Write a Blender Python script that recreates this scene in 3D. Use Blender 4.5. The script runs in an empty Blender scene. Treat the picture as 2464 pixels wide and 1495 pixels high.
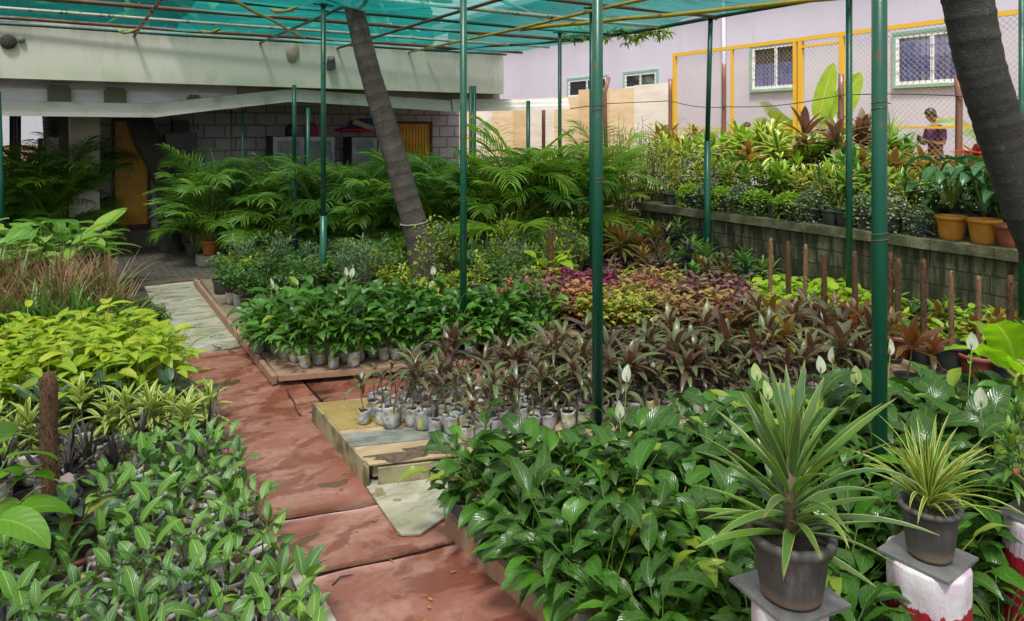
import bpy, math, random
from mathutils import Vector, Matrix
R = math.radians
sin, cos, pi = math.sin, math.cos, math.pi
SUN_EL, SUN_AZ, SUN_E, SUN_ANG, SKY_E, EXPO = 64., 222., 2.9, 9., .12, 1.12
scene = bpy.context.scene
COL = scene.collection

# ---------------------------------------------------------------- camera model (2464 x 1495 reference frame of the photo)
CAMH = 2.3; ANG = R(31.75); FOC = 1700.0; CX, HY = 1232.0, 315.0
sa, ca = sin(ANG), cos(ANG)
def ray(px, py):
    u = (px-CX)/FOC; v = (HY-py)/FOC
    return Vector((sa+u*ca, ca-u*sa, v))
def ond(px, py, d): return Vector((0, 0, CAMH))+ray(px, py)*d
def onz(px, py, z):
    r = ray(px, py); return Vector((0, 0, CAMH))+r*((z-CAMH)/r.z)
def onX(px, py, X):
    r = ray(px, py); return Vector((0, 0, CAMH))+r*(X/r.x)
def onY(px, py, Y):
    r = ray(px, py); return Vector((0, 0, CAMH))+r*(Y/r.y)
def proj(p):
    f = p[0]*sa+p[1]*ca
    if f < .2: return (-9999, -9999, f)
    return (CX+FOC*(p[0]*ca-p[1]*sa)/f, HY-FOC*(p[2]-CAMH)/f, f)
def seen(x, y, z0=0., z1=.6, m=90):
    a = proj((x, y, z0)); b = proj((x, y, z1))
    if a[2] < .3: return False
    mm = m+150/a[2]
    return -mm < a[0] < 2464+mm and b[1] < 1495+mm and a[1] > -mm

# ---------------------------------------------------------------- mesh builder
class MB:
    def __init__(s):
        s.v = []; s.f = []; s.a = []; s.mi = []
    def vert(s, p, a=(0, 0, 0)):
        s.v.append((p[0], p[1], p[2])); s.a.append(a); return len(s.v)-1
    def face(s, idx, m=0):
        s.f.append(tuple(idx)); s.mi.append(m)
    def build(s, name, mats, smooth=True):
        me = bpy.data.meshes.new(name)
        me.from_pydata(s.v, [], s.f)
        for m in (mats if isinstance(mats, (list, tuple)) else [mats]): me.materials.append(m)
        me.polygons.foreach_set('material_index', s.mi)
        me.polygons.foreach_set('use_smooth', [smooth]*len(s.f))
        at = me.attributes.new('leaf', 'FLOAT_VECTOR', 'POINT')
        flat = [c for a in s.a for c in a]
        at.data.foreach_set('vector', flat)
        me.update()
        return me
    def box(s, x0, x1, y0, y1, z0, z1, m=0, M=None):
        P = [(x0, y0, z0), (x1, y0, z0), (x1, y1, z0), (x0, y1, z0), (x0, y0, z1), (x1, y0, z1), (x1, y1, z1), (x0, y1, z1)]
        if M is not None: P = [M @ Vector(p) for p in P]
        i = [s.vert(p) for p in P]
        for q in ((0, 3, 2, 1), (4, 5, 6, 7), (0, 1, 5, 4), (1, 2, 6, 5), (2, 3, 7, 6), (3, 0, 4, 7)): s.face([i[k] for k in q], m)
    def prism(s, poly, z0, z1, m=0):
        n = len(poly)
        a = sum(poly[i][0]*poly[(i+1) % n][1]-poly[(i+1) % n][0]*poly[i][1] for i in range(n))
        if a < 0: poly = poly[::-1]
        b = [s.vert((p[0], p[1], z0)) for p in poly]; t = [s.vert((p[0], p[1], z1)) for p in poly]
        s.face(t, m); s.face(b[::-1], m)
        for i in range(n):
            j = (i+1) % n; s.face((b[i], b[j], t[j], t[i]), m)
    def tube(s, pts, rad, n=6, m=0, r=.5, caps=True):
        pts = [Vector(p) for p in pts]
        k = len(pts)
        if not isinstance(rad, (list, tuple)): rad = [rad]*k
        rings = []; ref = None
        for i in range(k):
            t = (pts[min(i+1, k-1)]-pts[max(i-1, 0)])
            if t.length < 1e-9: t = Vector((0, 0, 1))
            t.normalize()
            if ref is None:
                ref = Vector((1, 0, 0)) if abs(t.x) < .8 else Vector((0, 1, 0))
            a = (ref-t*ref.dot(t)).normalized(); b = t.cross(a); ref = a
            rings.append([s.vert(pts[i]+a*(cos(2*pi*j/n)*rad[i])+b*(sin(2*pi*j/n)*rad[i]), (j/n, i/max(1, k-1), r)) for j in range(n)])
        for i in range(k-1):
            for j in range(n):
                q = (j+1) % n
                s.face((rings[i][j], rings[i][q], rings[i+1][q], rings[i+1][j]), m)
        if caps and n > 2:
            s.face(rings[0][::-1], m); s.face(rings[-1], m)
    def lathe(s, prof, n=20, m=0, c=(0, 0, 0), jit=None):
        rings = []
        for (r, z) in prof:
            ring = []
            for j in range(n):
                a = 2*pi*j/n; rr = r; zz = z
                if jit: rr, zz = jit(r, z, a)
                ring.append(s.vert((c[0]+cos(a)*rr, c[1]+sin(a)*rr, c[2]+zz), (j/n, z, .5)))
            rings.append(ring)
        for i in range(len(prof)-1):
            for j in range(n):
                q = (j+1) % n
                s.face((rings[i][j], rings[i][q], rings[i+1][q], rings[i+1][j]), m)
        return rings
    def disc(s, r, z, n=16, m=0, c=(0, 0), bump=0., rg=None):
        k = s.vert((c[0], c[1], z+bump))
        ring = [s.vert((c[0]+cos(2*pi*j/n)*r, c[1]+sin(2*pi*j/n)*r, z)) for j in range(n)]
        mid = [s.vert((c[0]+cos(2*pi*j/n)*r*.55, c[1]+sin(2*pi*j/n)*r*.55, z+bump*.7+(rg.uniform(-.3, .3)*bump if rg else 0))) for j in range(n)]
        for j in range(n):
            q = (j+1) % n
            s.face((k, mid[j], mid[q]), m); s.face((mid[j], ring[j], ring[q], mid[q]), m)
    def leaf(s, p, az, el0, el1, L, W, shape=(.6, .8), n=6, m=2, fold=.25, roll=0., wave=0., r=.5, mat=0, pw=1., wf=9., ph=0., curl=0.):
        """blade whose midrib bends from elevation el0 to el1; attribute leaf = (across, along, random)"""
        a, b = shape
        sm = a/(a+b); mx = (sm**a)*((1-sm)**b)
        p = Vector(p); ds = L/n; prev = None; c = p.copy()
        for i in range(n+1):
            t = i/n
            el = el0+(el1-el0)*(t**pw)
            azz = az+curl*t
            d = Vector((cos(el)*cos(azz), cos(el)*sin(azz), sin(el)))
            sd = Vector((-sin(azz), cos(azz), 0)); nr = d.cross(sd)
            if roll:
                sd, nr = sd*cos(roll)+nr*sin(roll), nr*cos(roll)-sd*sin(roll)
            tt = min(max(t, .012), .995)
            w = W*.5*max((tt**a)*((1-tt)**b)/mx, .03)
            row = []
            for j in range(m+1):
                x = -1+2*j/m
                h = fold*w*abs(x)
                if wave: h += wave*w*sin(t*wf+ph+(1.3 if x > 0 else 0))*x*x
                row.append(s.vert(c+sd*(w*x*(1-.12*fold))+nr*h, ((x+1)/2, t, r)))
            if prev:
                for j in range(m): s.face((prev[j], row[j], row[j+1], prev[j+1]), mat)
            prev = row
            c = c+d*ds
        return c

# ---------------------------------------------------------------- node materials
class NB:
    def __init__(s, name):
        s.m = bpy.data.materials.new(name); s.m.use_nodes = True
        s.t = s.m.node_tree; s.t.nodes.clear()
    def set(s, sock, v):
        if isinstance(v, bpy.types.Node): v = v.outputs[0]
        if isinstance(v, bpy.types.NodeSocket): s.t.links.new(v, sock)
        elif isinstance(v, (tuple, list)) and len(v) == 3 and sock.type == 'RGBA': sock.default_value = (*v, 1)
        else: sock.default_value = v
    def n(s, typ, ins=None, **kw):
        nd = s.t.nodes.new(typ)
        for k, v in kw.items(): setattr(nd, k, v)
        for k, v in (ins or {}).items(): s.set(nd.inputs[k], v)
        return nd
    def mix(s, f, a, b, bt='MIX'):
        nd = s.n('ShaderNodeMix', data_type='RGBA', blend_type=bt, clamp_factor=True)
        s.set(nd.inputs[0], f); s.set(nd.inputs[6], a); s.set(nd.inputs[7], b)
        return nd.outputs[2]
    def math(s, op, a, b=0., c=None, clamp=False):
        nd = s.n('ShaderNodeMath', {0: a, 1: b}, operation=op, use_clamp=clamp)
        if c is not None: s.set(nd.inputs[2], c)
        return nd.outputs[0]
    def rng(s, v, a, b, c=0., d=1., smooth=True):
        nd = s.n('ShaderNodeMapRange', {0: v, 1: a, 2: b, 3: c, 4: d}, interpolation_type='SMOOTHSTEP' if smooth else 'LINEAR')
        return nd.outputs[0]
    def ramp(s, f, stops):
        nd = s.n('ShaderNodeValToRGB', {0: f}); e = nd.color_ramp.elements
        while len(e) < len(stops): e.new(.5)
        for k, (p, c) in enumerate(stops):
            e[k].position = p; e[k].color = (*c, 1)
        return nd.outputs[0]
    def noise(s, sc, vec=None, det=4., rough=.55, col=False, dist=0.):
        nd = s.n('ShaderNodeTexNoise', {'Scale': sc, 'Detail': det, 'Roughness': rough, 'Distortion': dist})
        if vec is not None: s.set(nd.inputs['Vector'], vec)
        return nd.outputs[1 if col else 0]
    def obj(s): return s.n('ShaderNodeTexCoord').outputs['Object']
    def scaled(s, vec, sc): return s.n('ShaderNodeMapping', {'Vector': vec, 'Scale': sc}).outputs[0]
    def sep(s, v): return s.n('ShaderNodeSeparateXYZ', {0: v}).outputs
    def comb(s, x, y, z=0.): return s.n('ShaderNodeCombineXYZ', {0: x, 1: y, 2: z}).outputs[0]
    def bump(s, h, st=.3, dist=.01): return s.n('ShaderNodeBump', {'Strength': st, 'Distance': dist, 'Height': h}).outputs[0]
    def bsdf(s, col, rough=.6, nrm=None, spec=.5, metal=0., **kw):
        nd = s.n('ShaderNodeBsdfPrincipled', {'Base Color': col, 'Roughness': rough, 'Specular IOR Level': spec, 'Metallic': metal})
        if nrm is not None: s.set(nd.inputs['Normal'], nrm)
        for k, v in kw.items(): s.set(nd.inputs[k.replace('_', ' ')], v)
        return nd.outputs[0]
    def out(s, sh):
        o = s.n('ShaderNodeOutputMaterial'); s.t.links.new(sh, o.inputs[0]); return s.m

def leafmat(name, cols, mid=None, midw=.05, margin=None, marginw=.3, stripe=None, blotch=None, blscale=9., bl0=.5,
            under=None, nv=0., rough=.36, trans=.25, vein=None, vamp=.25, tip=None, gloss=.42, ow=.3, tipv=.6):
    b = NB(name)
    at = b.n('ShaderNodeAttribute', attribute_name='leaf')
    u, v, r = b.sep(at.outputs['Vector'])[:3]
    orand = b.n('ShaderNodeObjectInfo').outputs['Random']
    f = b.math('ADD', b.math('MULTIPLY', r, 1-ow), b.math('MULTIPLY', orand, ow))
    k = len(cols)
    c = b.ramp(f, [(i/(k-1) if k > 1 else 0., cols[i]) for i in range(k)])
    au = b.math('ABSOLUTE', b.math('SUBTRACT', u, .5))
    nz = b.noise(14., b.comb(b.math('MULTIPLY', u, .5), v, b.math('MULTIPLY', r, 40.)), 3.)
    c = b.mix(b.rng(nz, .35, .75, 0., .3), c, b.mix(.5, c, (0.16, .2, .02)))
    h = None
    if nv:
        w = b.math('SINE', b.math('MULTIPLY', b.math('SUBTRACT', v, b.math('MULTIPLY', au, .55)), nv*2*pi))
        vm = b.rng(w, .55, 1.)
        c = b.mix(b.math('MULTIPLY', vm, vamp), c, vein or mid or (.12, .25, .06))
        h = w
    if blotch:
        bn = b.noise(blscale, b.comb(b.math('MULTIPLY', u, .6), v, b.math('MULTIPLY', r, 60.)), 4., .7)
        c = b.mix(b.math('MULTIPLY', b.rng(bn, bl0, bl0+.1), .85), c, blotch)
    if stripe: c = b.mix(b.rng(au, .1, .16, 1., 0.), c, stripe)
    if margin:
        mg = b.math('ADD', au, b.math('MULTIPLY', b.math('SUBTRACT', nz, .5), .12))
        c = b.mix(b.rng(mg, marginw, marginw+.06), c, margin)
    if mid: c = b.mix(b.rng(au, midw*.5, midw, .85, 0.), c, mid)
    if nv or ow == .3: c = b.mix(b.rng(r, .985, .995, 0., .5), c, (.3, .32, .035))
    if tip: c = b.mix(b.rng(v, tipv, 1., 0., .8), c, tip)
    if under:
        c = b.mix(b.n('ShaderNodeNewGeometry').outputs['Backfacing'], c, under)
    sp = b.noise(26., b.comb(b.math('MULTIPLY', u, .45), v, b.math('MULTIPLY', r, 90.)), 3., .7)
    c = b.mix(b.math('MULTIPLY', b.rng(sp, .66, .71), b.rng(r, .3, .9, .15, .75)), c, (.14, .085, .03))
    hh = nz if h is None else b.math('ADD', b.math('MULTIPLY', h, .35), nz)
    nrm = b.bump(hh, .25, .004)
    rg = b.math('ADD', b.rng(nz, .3, .7, -.06, .1), rough)
    p = b.bsdf(c, rg, nrm, gloss)
    tl = b.n('ShaderNodeBsdfTranslucent', {'Color': b.mix(.35, c, b.mix(1., c, (1.6, 2.0, .6), 'MULTIPLY')), 'Normal': nrm})
    mx = b.n('ShaderNodeMixShader', {0: trans, 1: p, 2: tl.outputs[0]})
    return b.out(mx.outputs[0])

def plain(name, col, rough=.6, var=.25, sc=6., col2=None, bumpk=.2, metal=0., spec=.5, bsc=None, stretch=(1, 1, 1), thr=(.35, .7), dist=.004):
    b = NB(name); o = b.scaled(b.obj(), stretch)
    n1 = b.noise(sc, o, 6., .62)
    c2 = col2 or tuple(x*(1-var) for x in col)
    c = b.mix(b.rng(n1, *thr), col, c2)
    n2 = b.noise(bsc or sc*6, o, 4.)
    return b.out(b.bsdf(c, b.rng(n2, .3, .7, rough-.08, rough+.1), b.bump(n2, bumpk, dist), spec, metal))

# ---------------------------------------------------------------- scene objects
def tag(o, label=None, cat=None, group=None, kind=None):
    if label: o['label'] = label
    if cat: o['category'] = cat
    if group: o['group'] = group
    if kind: o['kind'] = kind
    return o
def thing(name, label, cat, loc=(0, 0, 0), rz=0., sc=1., group=None, rot=None):
    o = bpy.data.objects.new(name, None); COL.objects.link(o)
    o.empty_display_size = .05
    o.location = loc; o.rotation_euler = rot or (0, 0, rz); o.scale = (sc, sc, sc) if not isinstance(sc, tuple) else sc
    return tag(o, label, cat, group)
def part(name, me, parent=None, label=None, kind=None):
    o = bpy.data.objects.new(name, me); COL.objects.link(o)
    if parent is not None: o.parent = parent
    return tag(o, label, kind=kind)
def put(name, parts, loc, rz, sc, label, cat='potted plant', group=None, rot=None):
    t = thing(name, label, cat, loc, rz, sc, group, rot)
    for p in parts:
        q = part(p[0], p[1], t)
        for s in p[2:]: part(s[0], s[1], q)
    return t
def solo(name, me, label, cat, group=None):
    return tag(part(name, me), label, cat, group)
def struct(name, me): return part(name, me, kind='structure')

def inpoly(x, y, P):
    c = False; n = len(P); j = n-1
    for i in range(n):
        if (P[i][1] > y) != (P[j][1] > y) and x < (P[j][0]-P[i][0])*(y-P[i][1])/(P[j][1]-P[i][1])+P[i][0]: c = not c
        j = i
    return c
def scatter(P, sp, seed, jit=.3, ang=-.3):
    rg = random.Random(seed); out = []
    cx = sum(p[0] for p in P)/len(P); cy = sum(p[1] for p in P)/len(P)
    rad = max(math.hypot(p[0]-cx, p[1]-cy) for p in P)+sp
    k = int(rad/sp)+2
    for i in range(-k, k+1):
        for j in range(-k, k+1):
            a = (i+.5*(j % 2))*sp; b = j*sp*.87
            x = cx+a*cos(ang)-b*sin(ang)+rg.uniform(-jit, jit)*sp
            y = cy+a*sin(ang)+b*cos(ang)+rg.uniform(-jit, jit)*sp
            if inpoly(x, y, P): out.append((x, y))
    out.sort(key=lambda q: q[0]*sa+q[1]*ca)
    return out

# ---------------------------------------------------------------- materials
M = {}
G1, G2, G3 = (.022, .085, .008), (.04, .14, .011), (.105, .26, .018)
M['lily'] = leafmat('peace_lily_leaf', [G1, (.03, .085, .012), G2, G3], mid=(.09, .2, .04), midw=.04, nv=11, vein=(.012, .05, .008), vamp=.4, rough=.25, trans=.2, gloss=.45)
M['lily2'] = leafmat('peace_lily_leaf_light', [(.04, .13, .014), (.065, .19, .018), (.13, .29, .025)], mid=(.12, .28, .07), midw=.04, nv=9, vein=(.02, .09, .02), vamp=.3, rough=.33, trans=.26)
M['ti'] = leafmat('bronze_cordyline_leaf', [(.065, .14, .04), (.1, .045, .06), (.14, .21, .075), (.09, .12, .055), (.12, .05, .05), (.19, .22, .1), (.14, .075, .045)], mid=(.17, .1, .06), midw=.06, under=(.15, .06, .045), nv=0, rough=.28, trans=.36, ow=.7, gloss=.6)
M['tired'] = leafmat('red_cordyline_leaf', [(.08, .04, .035), (.2, .05, .035), (.13, .09, .03), (.22, .1, .025), (.07, .1, .035)], mid=(.2, .06, .04), under=(.3, .1, .03), rough=.33, trans=.4)
M['scarlet'] = leafmat('scarlet_cordyline_leaf', [(.4, .025, .045), (.2, .025, .07), (.5, .06, .04), (.1, .03, .045)], mid=(.4, .05, .06), midw=.05, rough=.34, trans=.4)
M['tigreen'] = leafmat('green_orange_cordyline_leaf', [(.09, .17, .03), (.2, .24, .03), (.13, .08, .04), (.33, .18, .03), (.06, .15, .04)], mid=(.25, .2, .04), under=(.25, .13, .03), rough=.36, trans=.35)
M['seed'] = leafmat('white_ribbed_leaf', [(.045, .13, .016), (.09, .22, .018), (.055, .14, .045), (.2, .34, .022)], mid=(.36, .48, .2), midw=.035, nv=8, vamp=.05, rough=.32, trans=.24)
M['yellow'] = leafmat('lemon_philodendron_leaf', [(.11, .24, .015), (.22, .36, .018), (.34, .44, .02), (.46, .45, .035)], mid=(.45, .55, .08), midw=.05, nv=6, vamp=.14, rough=.38, trans=.36)
M['yellow2'] = leafmat('lime_pothos_leaf', [(.12, .27, .02), (.25, .4, .02), (.36, .48, .03), (.17, .33, .04)], mid=(.35, .5, .08), midw=.05, nv=6, vamp=.12, rough=.38, trans=.36)
M['grassred'] = leafmat('red_edged_grass_leaf', [(.06, .17, .02), (.1, .22, .025), (.16, .17, .05), (.09, .2, .03), (.2, .13, .08)], tip=(.38, .13, .12), margin=(.24, .1, .09), marginw=.36, rough=.38, trans=.3)
M['dieff'] = leafmat('cream_mottled_leaf', [(.1, .25, .06), (.2, .36, .07), (.32, .44, .1)], mid=(.25, .4, .12), blotch=(.5, .56, .25), blscale=11., bl0=.53, nv=8, rough=.34, trans=.32)
M['dieffg'] = leafmat('broad_green_leaf', [(.05, .17, .04), (.11, .27, .04), (.3, .42, .05), (.04, .14, .08)], mid=(.3, .42, .14), nv=8, vamp=.2, rough=.34, trans=.3)
M['strap'] = leafmat('yellow_striped_strap_leaf', [(.34, .42, .06), (.45, .48, .13), (.3, .42, .05)], stripe=(.08, .2, .05), rough=.38, trans=.3)
M['dark'] = leafmat('dark_bluegreen_leaf', [(.012, .04, .02), (.02, .06, .03), (.04, .09, .05)], mid=(.08, .14, .08), rough=.3, trans=.12)
M['purple'] = leafmat('dark_purple_strap_leaf', [(.03, .025, .035), (.06, .045, .06), (.035, .045, .03)], rough=.35, trans=.12)
M['palm'] = leafmat('areca_leaflet', [(.045, .13, .014), (.08, .2, .018), (.14, .29, .022), (.24, .4, .035)], mid=(.08, .18, .03), midw=.1, rough=.36, trans=.3)
M['palmy'] = leafmat('sunny_areca_leaflet', [(.1, .27, .02), (.22, .4, .025), (.36, .5, .035)], mid=(.2, .33, .04), midw=.1, rough=.36, trans=.42)  # brighter copy of the areca leaflet, sunlight put into its colour
M['stem'] = leafmat('green_stem', [(.05, .13, .025), (.12, .2, .035), (.2, .22, .05)], rough=.45, trans=.05)
M['stemy'] = leafmat('yellow_green_stem', [(.22, .3, .04), (.32, .36, .07)], rough=.45, trans=.08)
M['cane'] = leafmat('brown_cane', [(.1, .065, .04), (.16, .11, .07), (.08, .045, .04)], rough=.7, trans=0.)
M['shrub'] = leafmat('shrub_leaf', [(.035, .11, .025), (.06, .17, .03), (.1, .23, .03)], rough=.38, trans=.28)
M['shruby'] = leafmat('golden_shrub_leaf', [(.16, .28, .02), (.3, .4, .025), (.42, .46, .03)], rough=.42, trans=.38)
M['shrubg'] = leafmat('grey_green_shrub_leaf', [(.06, .13, .06), (.1, .19, .09), (.17, .26, .14)], rough=.42, trans=.25)
M['turtle'] = leafmat('bright_creeper_leaf', [(.16, .32, .025), (.27, .43, .03), (.38, .52, .06)], rough=.45, trans=.3)
M['turtleg'] = leafmat('grey_creeper_leaf', [(.1, .17, .07), (.2, .27, .14), (.34, .39, .28)], rough=.5, trans=.2)
M['song'] = leafmat('gold_edged_whorl_leaf', [(.05, .15, .035), (.08, .2, .04)], margin=(.55, .52, .1), marginw=.24, rough=.36, trans=.3)
M['sunny'] = leafmat('sunny_lance_leaf', [(.1, .25, .025), (.2, .36, .03), (.3, .42, .04), (.12, .2, .04), (.3, .24, .04)], mid=(.3, .42, .08), nv=6, vamp=.15, rough=.36, trans=.38, ow=.5)
M['croton'] = leafmat('narrow_green_leaf', [(.04, .14, .03), (.09, .22, .035), (.2, .33, .04)], mid=(.2, .33, .08), rough=.34, trans=.3)
M['aspid'] = leafmat('broad_glossy_leaf', [(.022, .085, .03), (.035, .12, .045), (.05, .16, .05)], mid=(.1, .22, .1), nv=0, rough=.26, trans=.22)
M['yucca'] = leafmat('pale_margined_sword_leaf', [(.07, .17, .025), (.12, .24, .03), (.06, .135, .06), (.17, .27, .04)], margin=(.36, .42, .14), marginw=.4, rough=.36, trans=.28, tip=(.3, .24, .09), tipv=.86)
M['ribbon'] = leafmat('yellow_margined_ribbon_leaf', [(.07, .17, .04), (.11, .22, .045)], margin=(.5, .5, .1), marginw=.24, rough=.36, trans=.3)
M['spider'] = leafmat('pale_green_sword_leaf', [(.16, .3, .05), (.25, .38, .07), (.38, .45, .15)], rough=.38, trans=.35)
M['banana'] = leafmat('banana_leaf', [(.24, .45, .015), (.33, .53, .02)], mid=(.45, .55, .1), midw=.05, nv=26, vein=(.12, .28, .02), vamp=.25, rough=.36, trans=.6)
M['bananap'] = leafmat('pale_banana_leaf', [(.35, .45, .3), (.45, .53, .38)], mid=(.5, .58, .4), nv=24, vamp=.2, rough=.35, trans=.35)
M['dry'] = leafmat('dry_brown_leaf', [(.3, .14, .03), (.4, .2, .05)], rough=.6, trans=.2)
M['col_y'] = leafmat('yellow_coleus_leaf', [(.28, .36, .03), (.36, .38, .045), (.22, .32, .03), (.32, .2, .05), (.18, .06, .05)], rough=.5, trans=.25, ow=.15)
M['col_r'] = leafmat('rust_coleus_leaf', [(.2, .055, .045), (.32, .11, .06), (.24, .08, .08), (.28, .25, .05), (.15, .05, .055)], margin=(.45, .33, .06), marginw=.42, rough=.5, trans=.22)
M['col_p'] = leafmat('purple_coleus_leaf', [(.12, .03, .06), (.18, .05, .09), (.22, .09, .09), (.16, .1, .07)], rough=.5, trans=.2)
M['col_m'] = leafmat('magenta_coleus_leaf', [(.2, .015, .09), (.28, .035, .12), (.13, .012, .06)], rough=.5, trans=.25)
M['col_o'] = leafmat('coral_coleus_leaf', [(.42, .1, .08), (.46, .22, .09), (.38, .07, .1), (.42, .32, .07), (.3, .06, .08)], rough=.5, trans=.25)
M['acal'] = leafmat('crimson_shrub_leaf', [(.4, .03, .07), (.5, .08, .12), (.3, .03, .06), (.42, .16, .16)], rough=.45, trans=.3)
M['mango'] = leafmat('hanging_tree_leaf', [(.13, .25, .03), (.24, .35, .04), (.34, .42, .06)], mid=(.35, .42, .1), rough=.4, trans=.45)
M['pinkleaf'] = leafmat('pink_arrow_leaf', [(.4, .26, .3), (.46, .33, .34), (.35, .28, .27)], rough=.45, trans=.25)
M['spathe'] = leafmat('white_spathe', [(.62, .66, .54), (.68, .7, .63)], mid=(.5, .6, .36), midw=.05, nv=7, vein=(.66, .73, .58), vamp=.12, rough=.42, trans=.35)
M['spatheg'] = leafmat('greenish_spathe', [(.5, .62, .25), (.58, .68, .32)], mid=(.4, .55, .18), midw=.06, nv=7, vein=(.4, .55, .2), vamp=.2, rough=.42, trans=.4)
M['spadix'] = plain('spadix_cream', (.55, .5, .28), .7, sc=60, bsc=300, col2=(.42, .36, .18))

def bagmat():
    b = NB('printed_poly_bag')
    o = b.obj(); rnd = b.n('ShaderNodeObjectInfo').outputs['Random']
    off = b.n('ShaderNodeVectorMath', {0: o, 1: b.comb(b.math('MULTIPLY', rnd, 31.), b.math('MULTIPLY', rnd, 17.), rnd)}, operation='ADD').outputs[0]
    n1 = b.noise(14., off, 2., col=True); ch = b.sep(n1)
    base = b.mix(b.rng(rnd, .1, .9, 0., 1.), (.5, .48, .44), (.28, .29, .32))
    c = b.mix(b.rng(ch[0], .55, .62, 0., .8), base, (.42, .36, .06))
    c = b.mix(b.rng(ch[1], .6, .66, 0., .7), c, (.1, .19, .22))
    c = b.mix(b.rng(ch[2], .62, .68, 0., .7), c, (.12, .26, .1))
    c = b.mix(b.rng(ch[0], .3, .38, .7, 0.), c, (.28, .1, .07))
    z = b.sep(o)[2]
    dirt = b.noise(40., off, 4.)
    c = b.mix(b.math('MULTIPLY', b.rng(dirt, .45, .65), b.rng(z, 0., .09, .75, .25)), c, (.1, .075, .05))
    cr = b.noise(55., b.scaled(off, (1, 1, 1.8)), 3., dist=1.5)
    return b.out(b.bsdf(c, .38, b.bump(cr, .8, .006), .5))
M['bag'] = bagmat()
M['bagdark'] = plain('black_poly_bag', (.02, .02, .022), .4, sc=20, bumpk=.6, dist=.006)
M['soil'] = plain('potting_soil', (.05, .033, .022), .95, sc=60, col2=(.02, .013, .01), bumpk=1., bsc=120, dist=.012)
M['potdark'] = plain('dark_plastic_pot', (.032, .034, .038), .5, sc=5, col2=(.07, .068, .062), bumpk=.1)
M['potblue'] = plain('slate_plastic_pot', (.05, .06, .075), .5, sc=6, col2=(.1, .105, .11))
M['potterra'] = plain('terracotta_plastic_pot', (.3, .085, .05), .5, sc=5, col2=(.24, .08, .055), bumpk=.1)
M['potyellow'] = plain('ochre_plastic_pot', (.5, .22, .02), .45, sc=5, col2=(.36, .15, .025), bumpk=.1)
M['potorange'] = plain('orange_pot', (.42, .15, .03), .5, sc=5, col2=(.3, .1, .03))
M['potwhite'] = plain('white_sack_pot', (.5, .48, .42), .6, sc=5, col2=(.33, .3, .24), bumpk=.4)

def greypot():
    b = NB('weathered_grey_pot'); o = b.obj(); z = b.sep(o)[2]
    n1 = b.noise(9., o, 6., .65); n2 = b.noise(60., o, 4.)
    c = b.mix(b.rng(n1, .3, .7), (.05, .046, .044), (.09, .083, .077))
    st = b.rng(b.math('ADD', z, b.math('MULTIPLY', n1, .05)), .03, .085, .85, 0.)
    c = b.mix(st, c, (.26, .19, .12))
    c = b.mix(b.rng(b.math('ADD', z, b.math('MULTIPLY', n1, .02)), .012, .03, .9, 0.), c, (.018, .015, .012))
    c = b.mix(b.rng(b.noise(180., o, 2.), .66, .74, 0., .6), c, (.3, .29, .27))
    c = b.mix(b.rng(b.noise(7., b.scaled(o, (1, 1, .3)), 6., .7), .5, .72, 0., .7), c, (.2, .18, .165))
    return b.out(b.bsdf(c, b.rng(n1, .3, .7, .5, .75), b.bump(n2, .25, .003), .35))
M['potgrey'] = greypot()
M['coir'] = plain('coir_fibre', (.15, .075, .035), .95, sc=90, col2=(.05, .025, .013), bumpk=1., bsc=220, stretch=(1, 1, .5), dist=.012)
M['coirp'] = plain('pale_coir_rope', (.3, .17, .08), .95, sc=90, col2=(.13, .07, .035), bumpk=1., bsc=180, stretch=(1, 1, 2.), dist=.008)
def rust(name, paint, amt=.45):
    b = NB(name); o = b.obj(); n1 = b.noise(7., b.scaled(o, (1, 1, 1)), 8., .7); n2 = b.noise(120., o, 3.)
    c = b.mix(b.rng(n1, amt, amt+.12), paint, b.mix(n2, (.1, .04, .02), (.2, .09, .04)))
    return b.out(b.bsdf(c, b.rng(n1, amt, amt+.12, .3, .85), b.bump(n2, .3, .003), .5))
M['green'] = rust('green_enamel_pipe', (.006, .085, .05), .585)
M['greend'] = rust('old_green_pipe', (.012, .07, .05), .58)
M['rust'] = rust('rusty_steel', (.16, .07, .05), .45)
M['railw'] = rust('pale_painted_pipe', (.5, .46, .38), .52)
M['raily'] = rust('yellow_painted_pipe', (.55, .33, .03), .55)
M['ybar'] = rust('yellow_fence_frame', (.62, .35, .03), .7)
M['wire'] = plain('yellow_chain_wire', (.5, .34, .1), .5, sc=3., col2=(.3, .2, .1), metal=.2)
M['darkwire'] = plain('dark_wire', (.05, .035, .035), .6)
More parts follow.
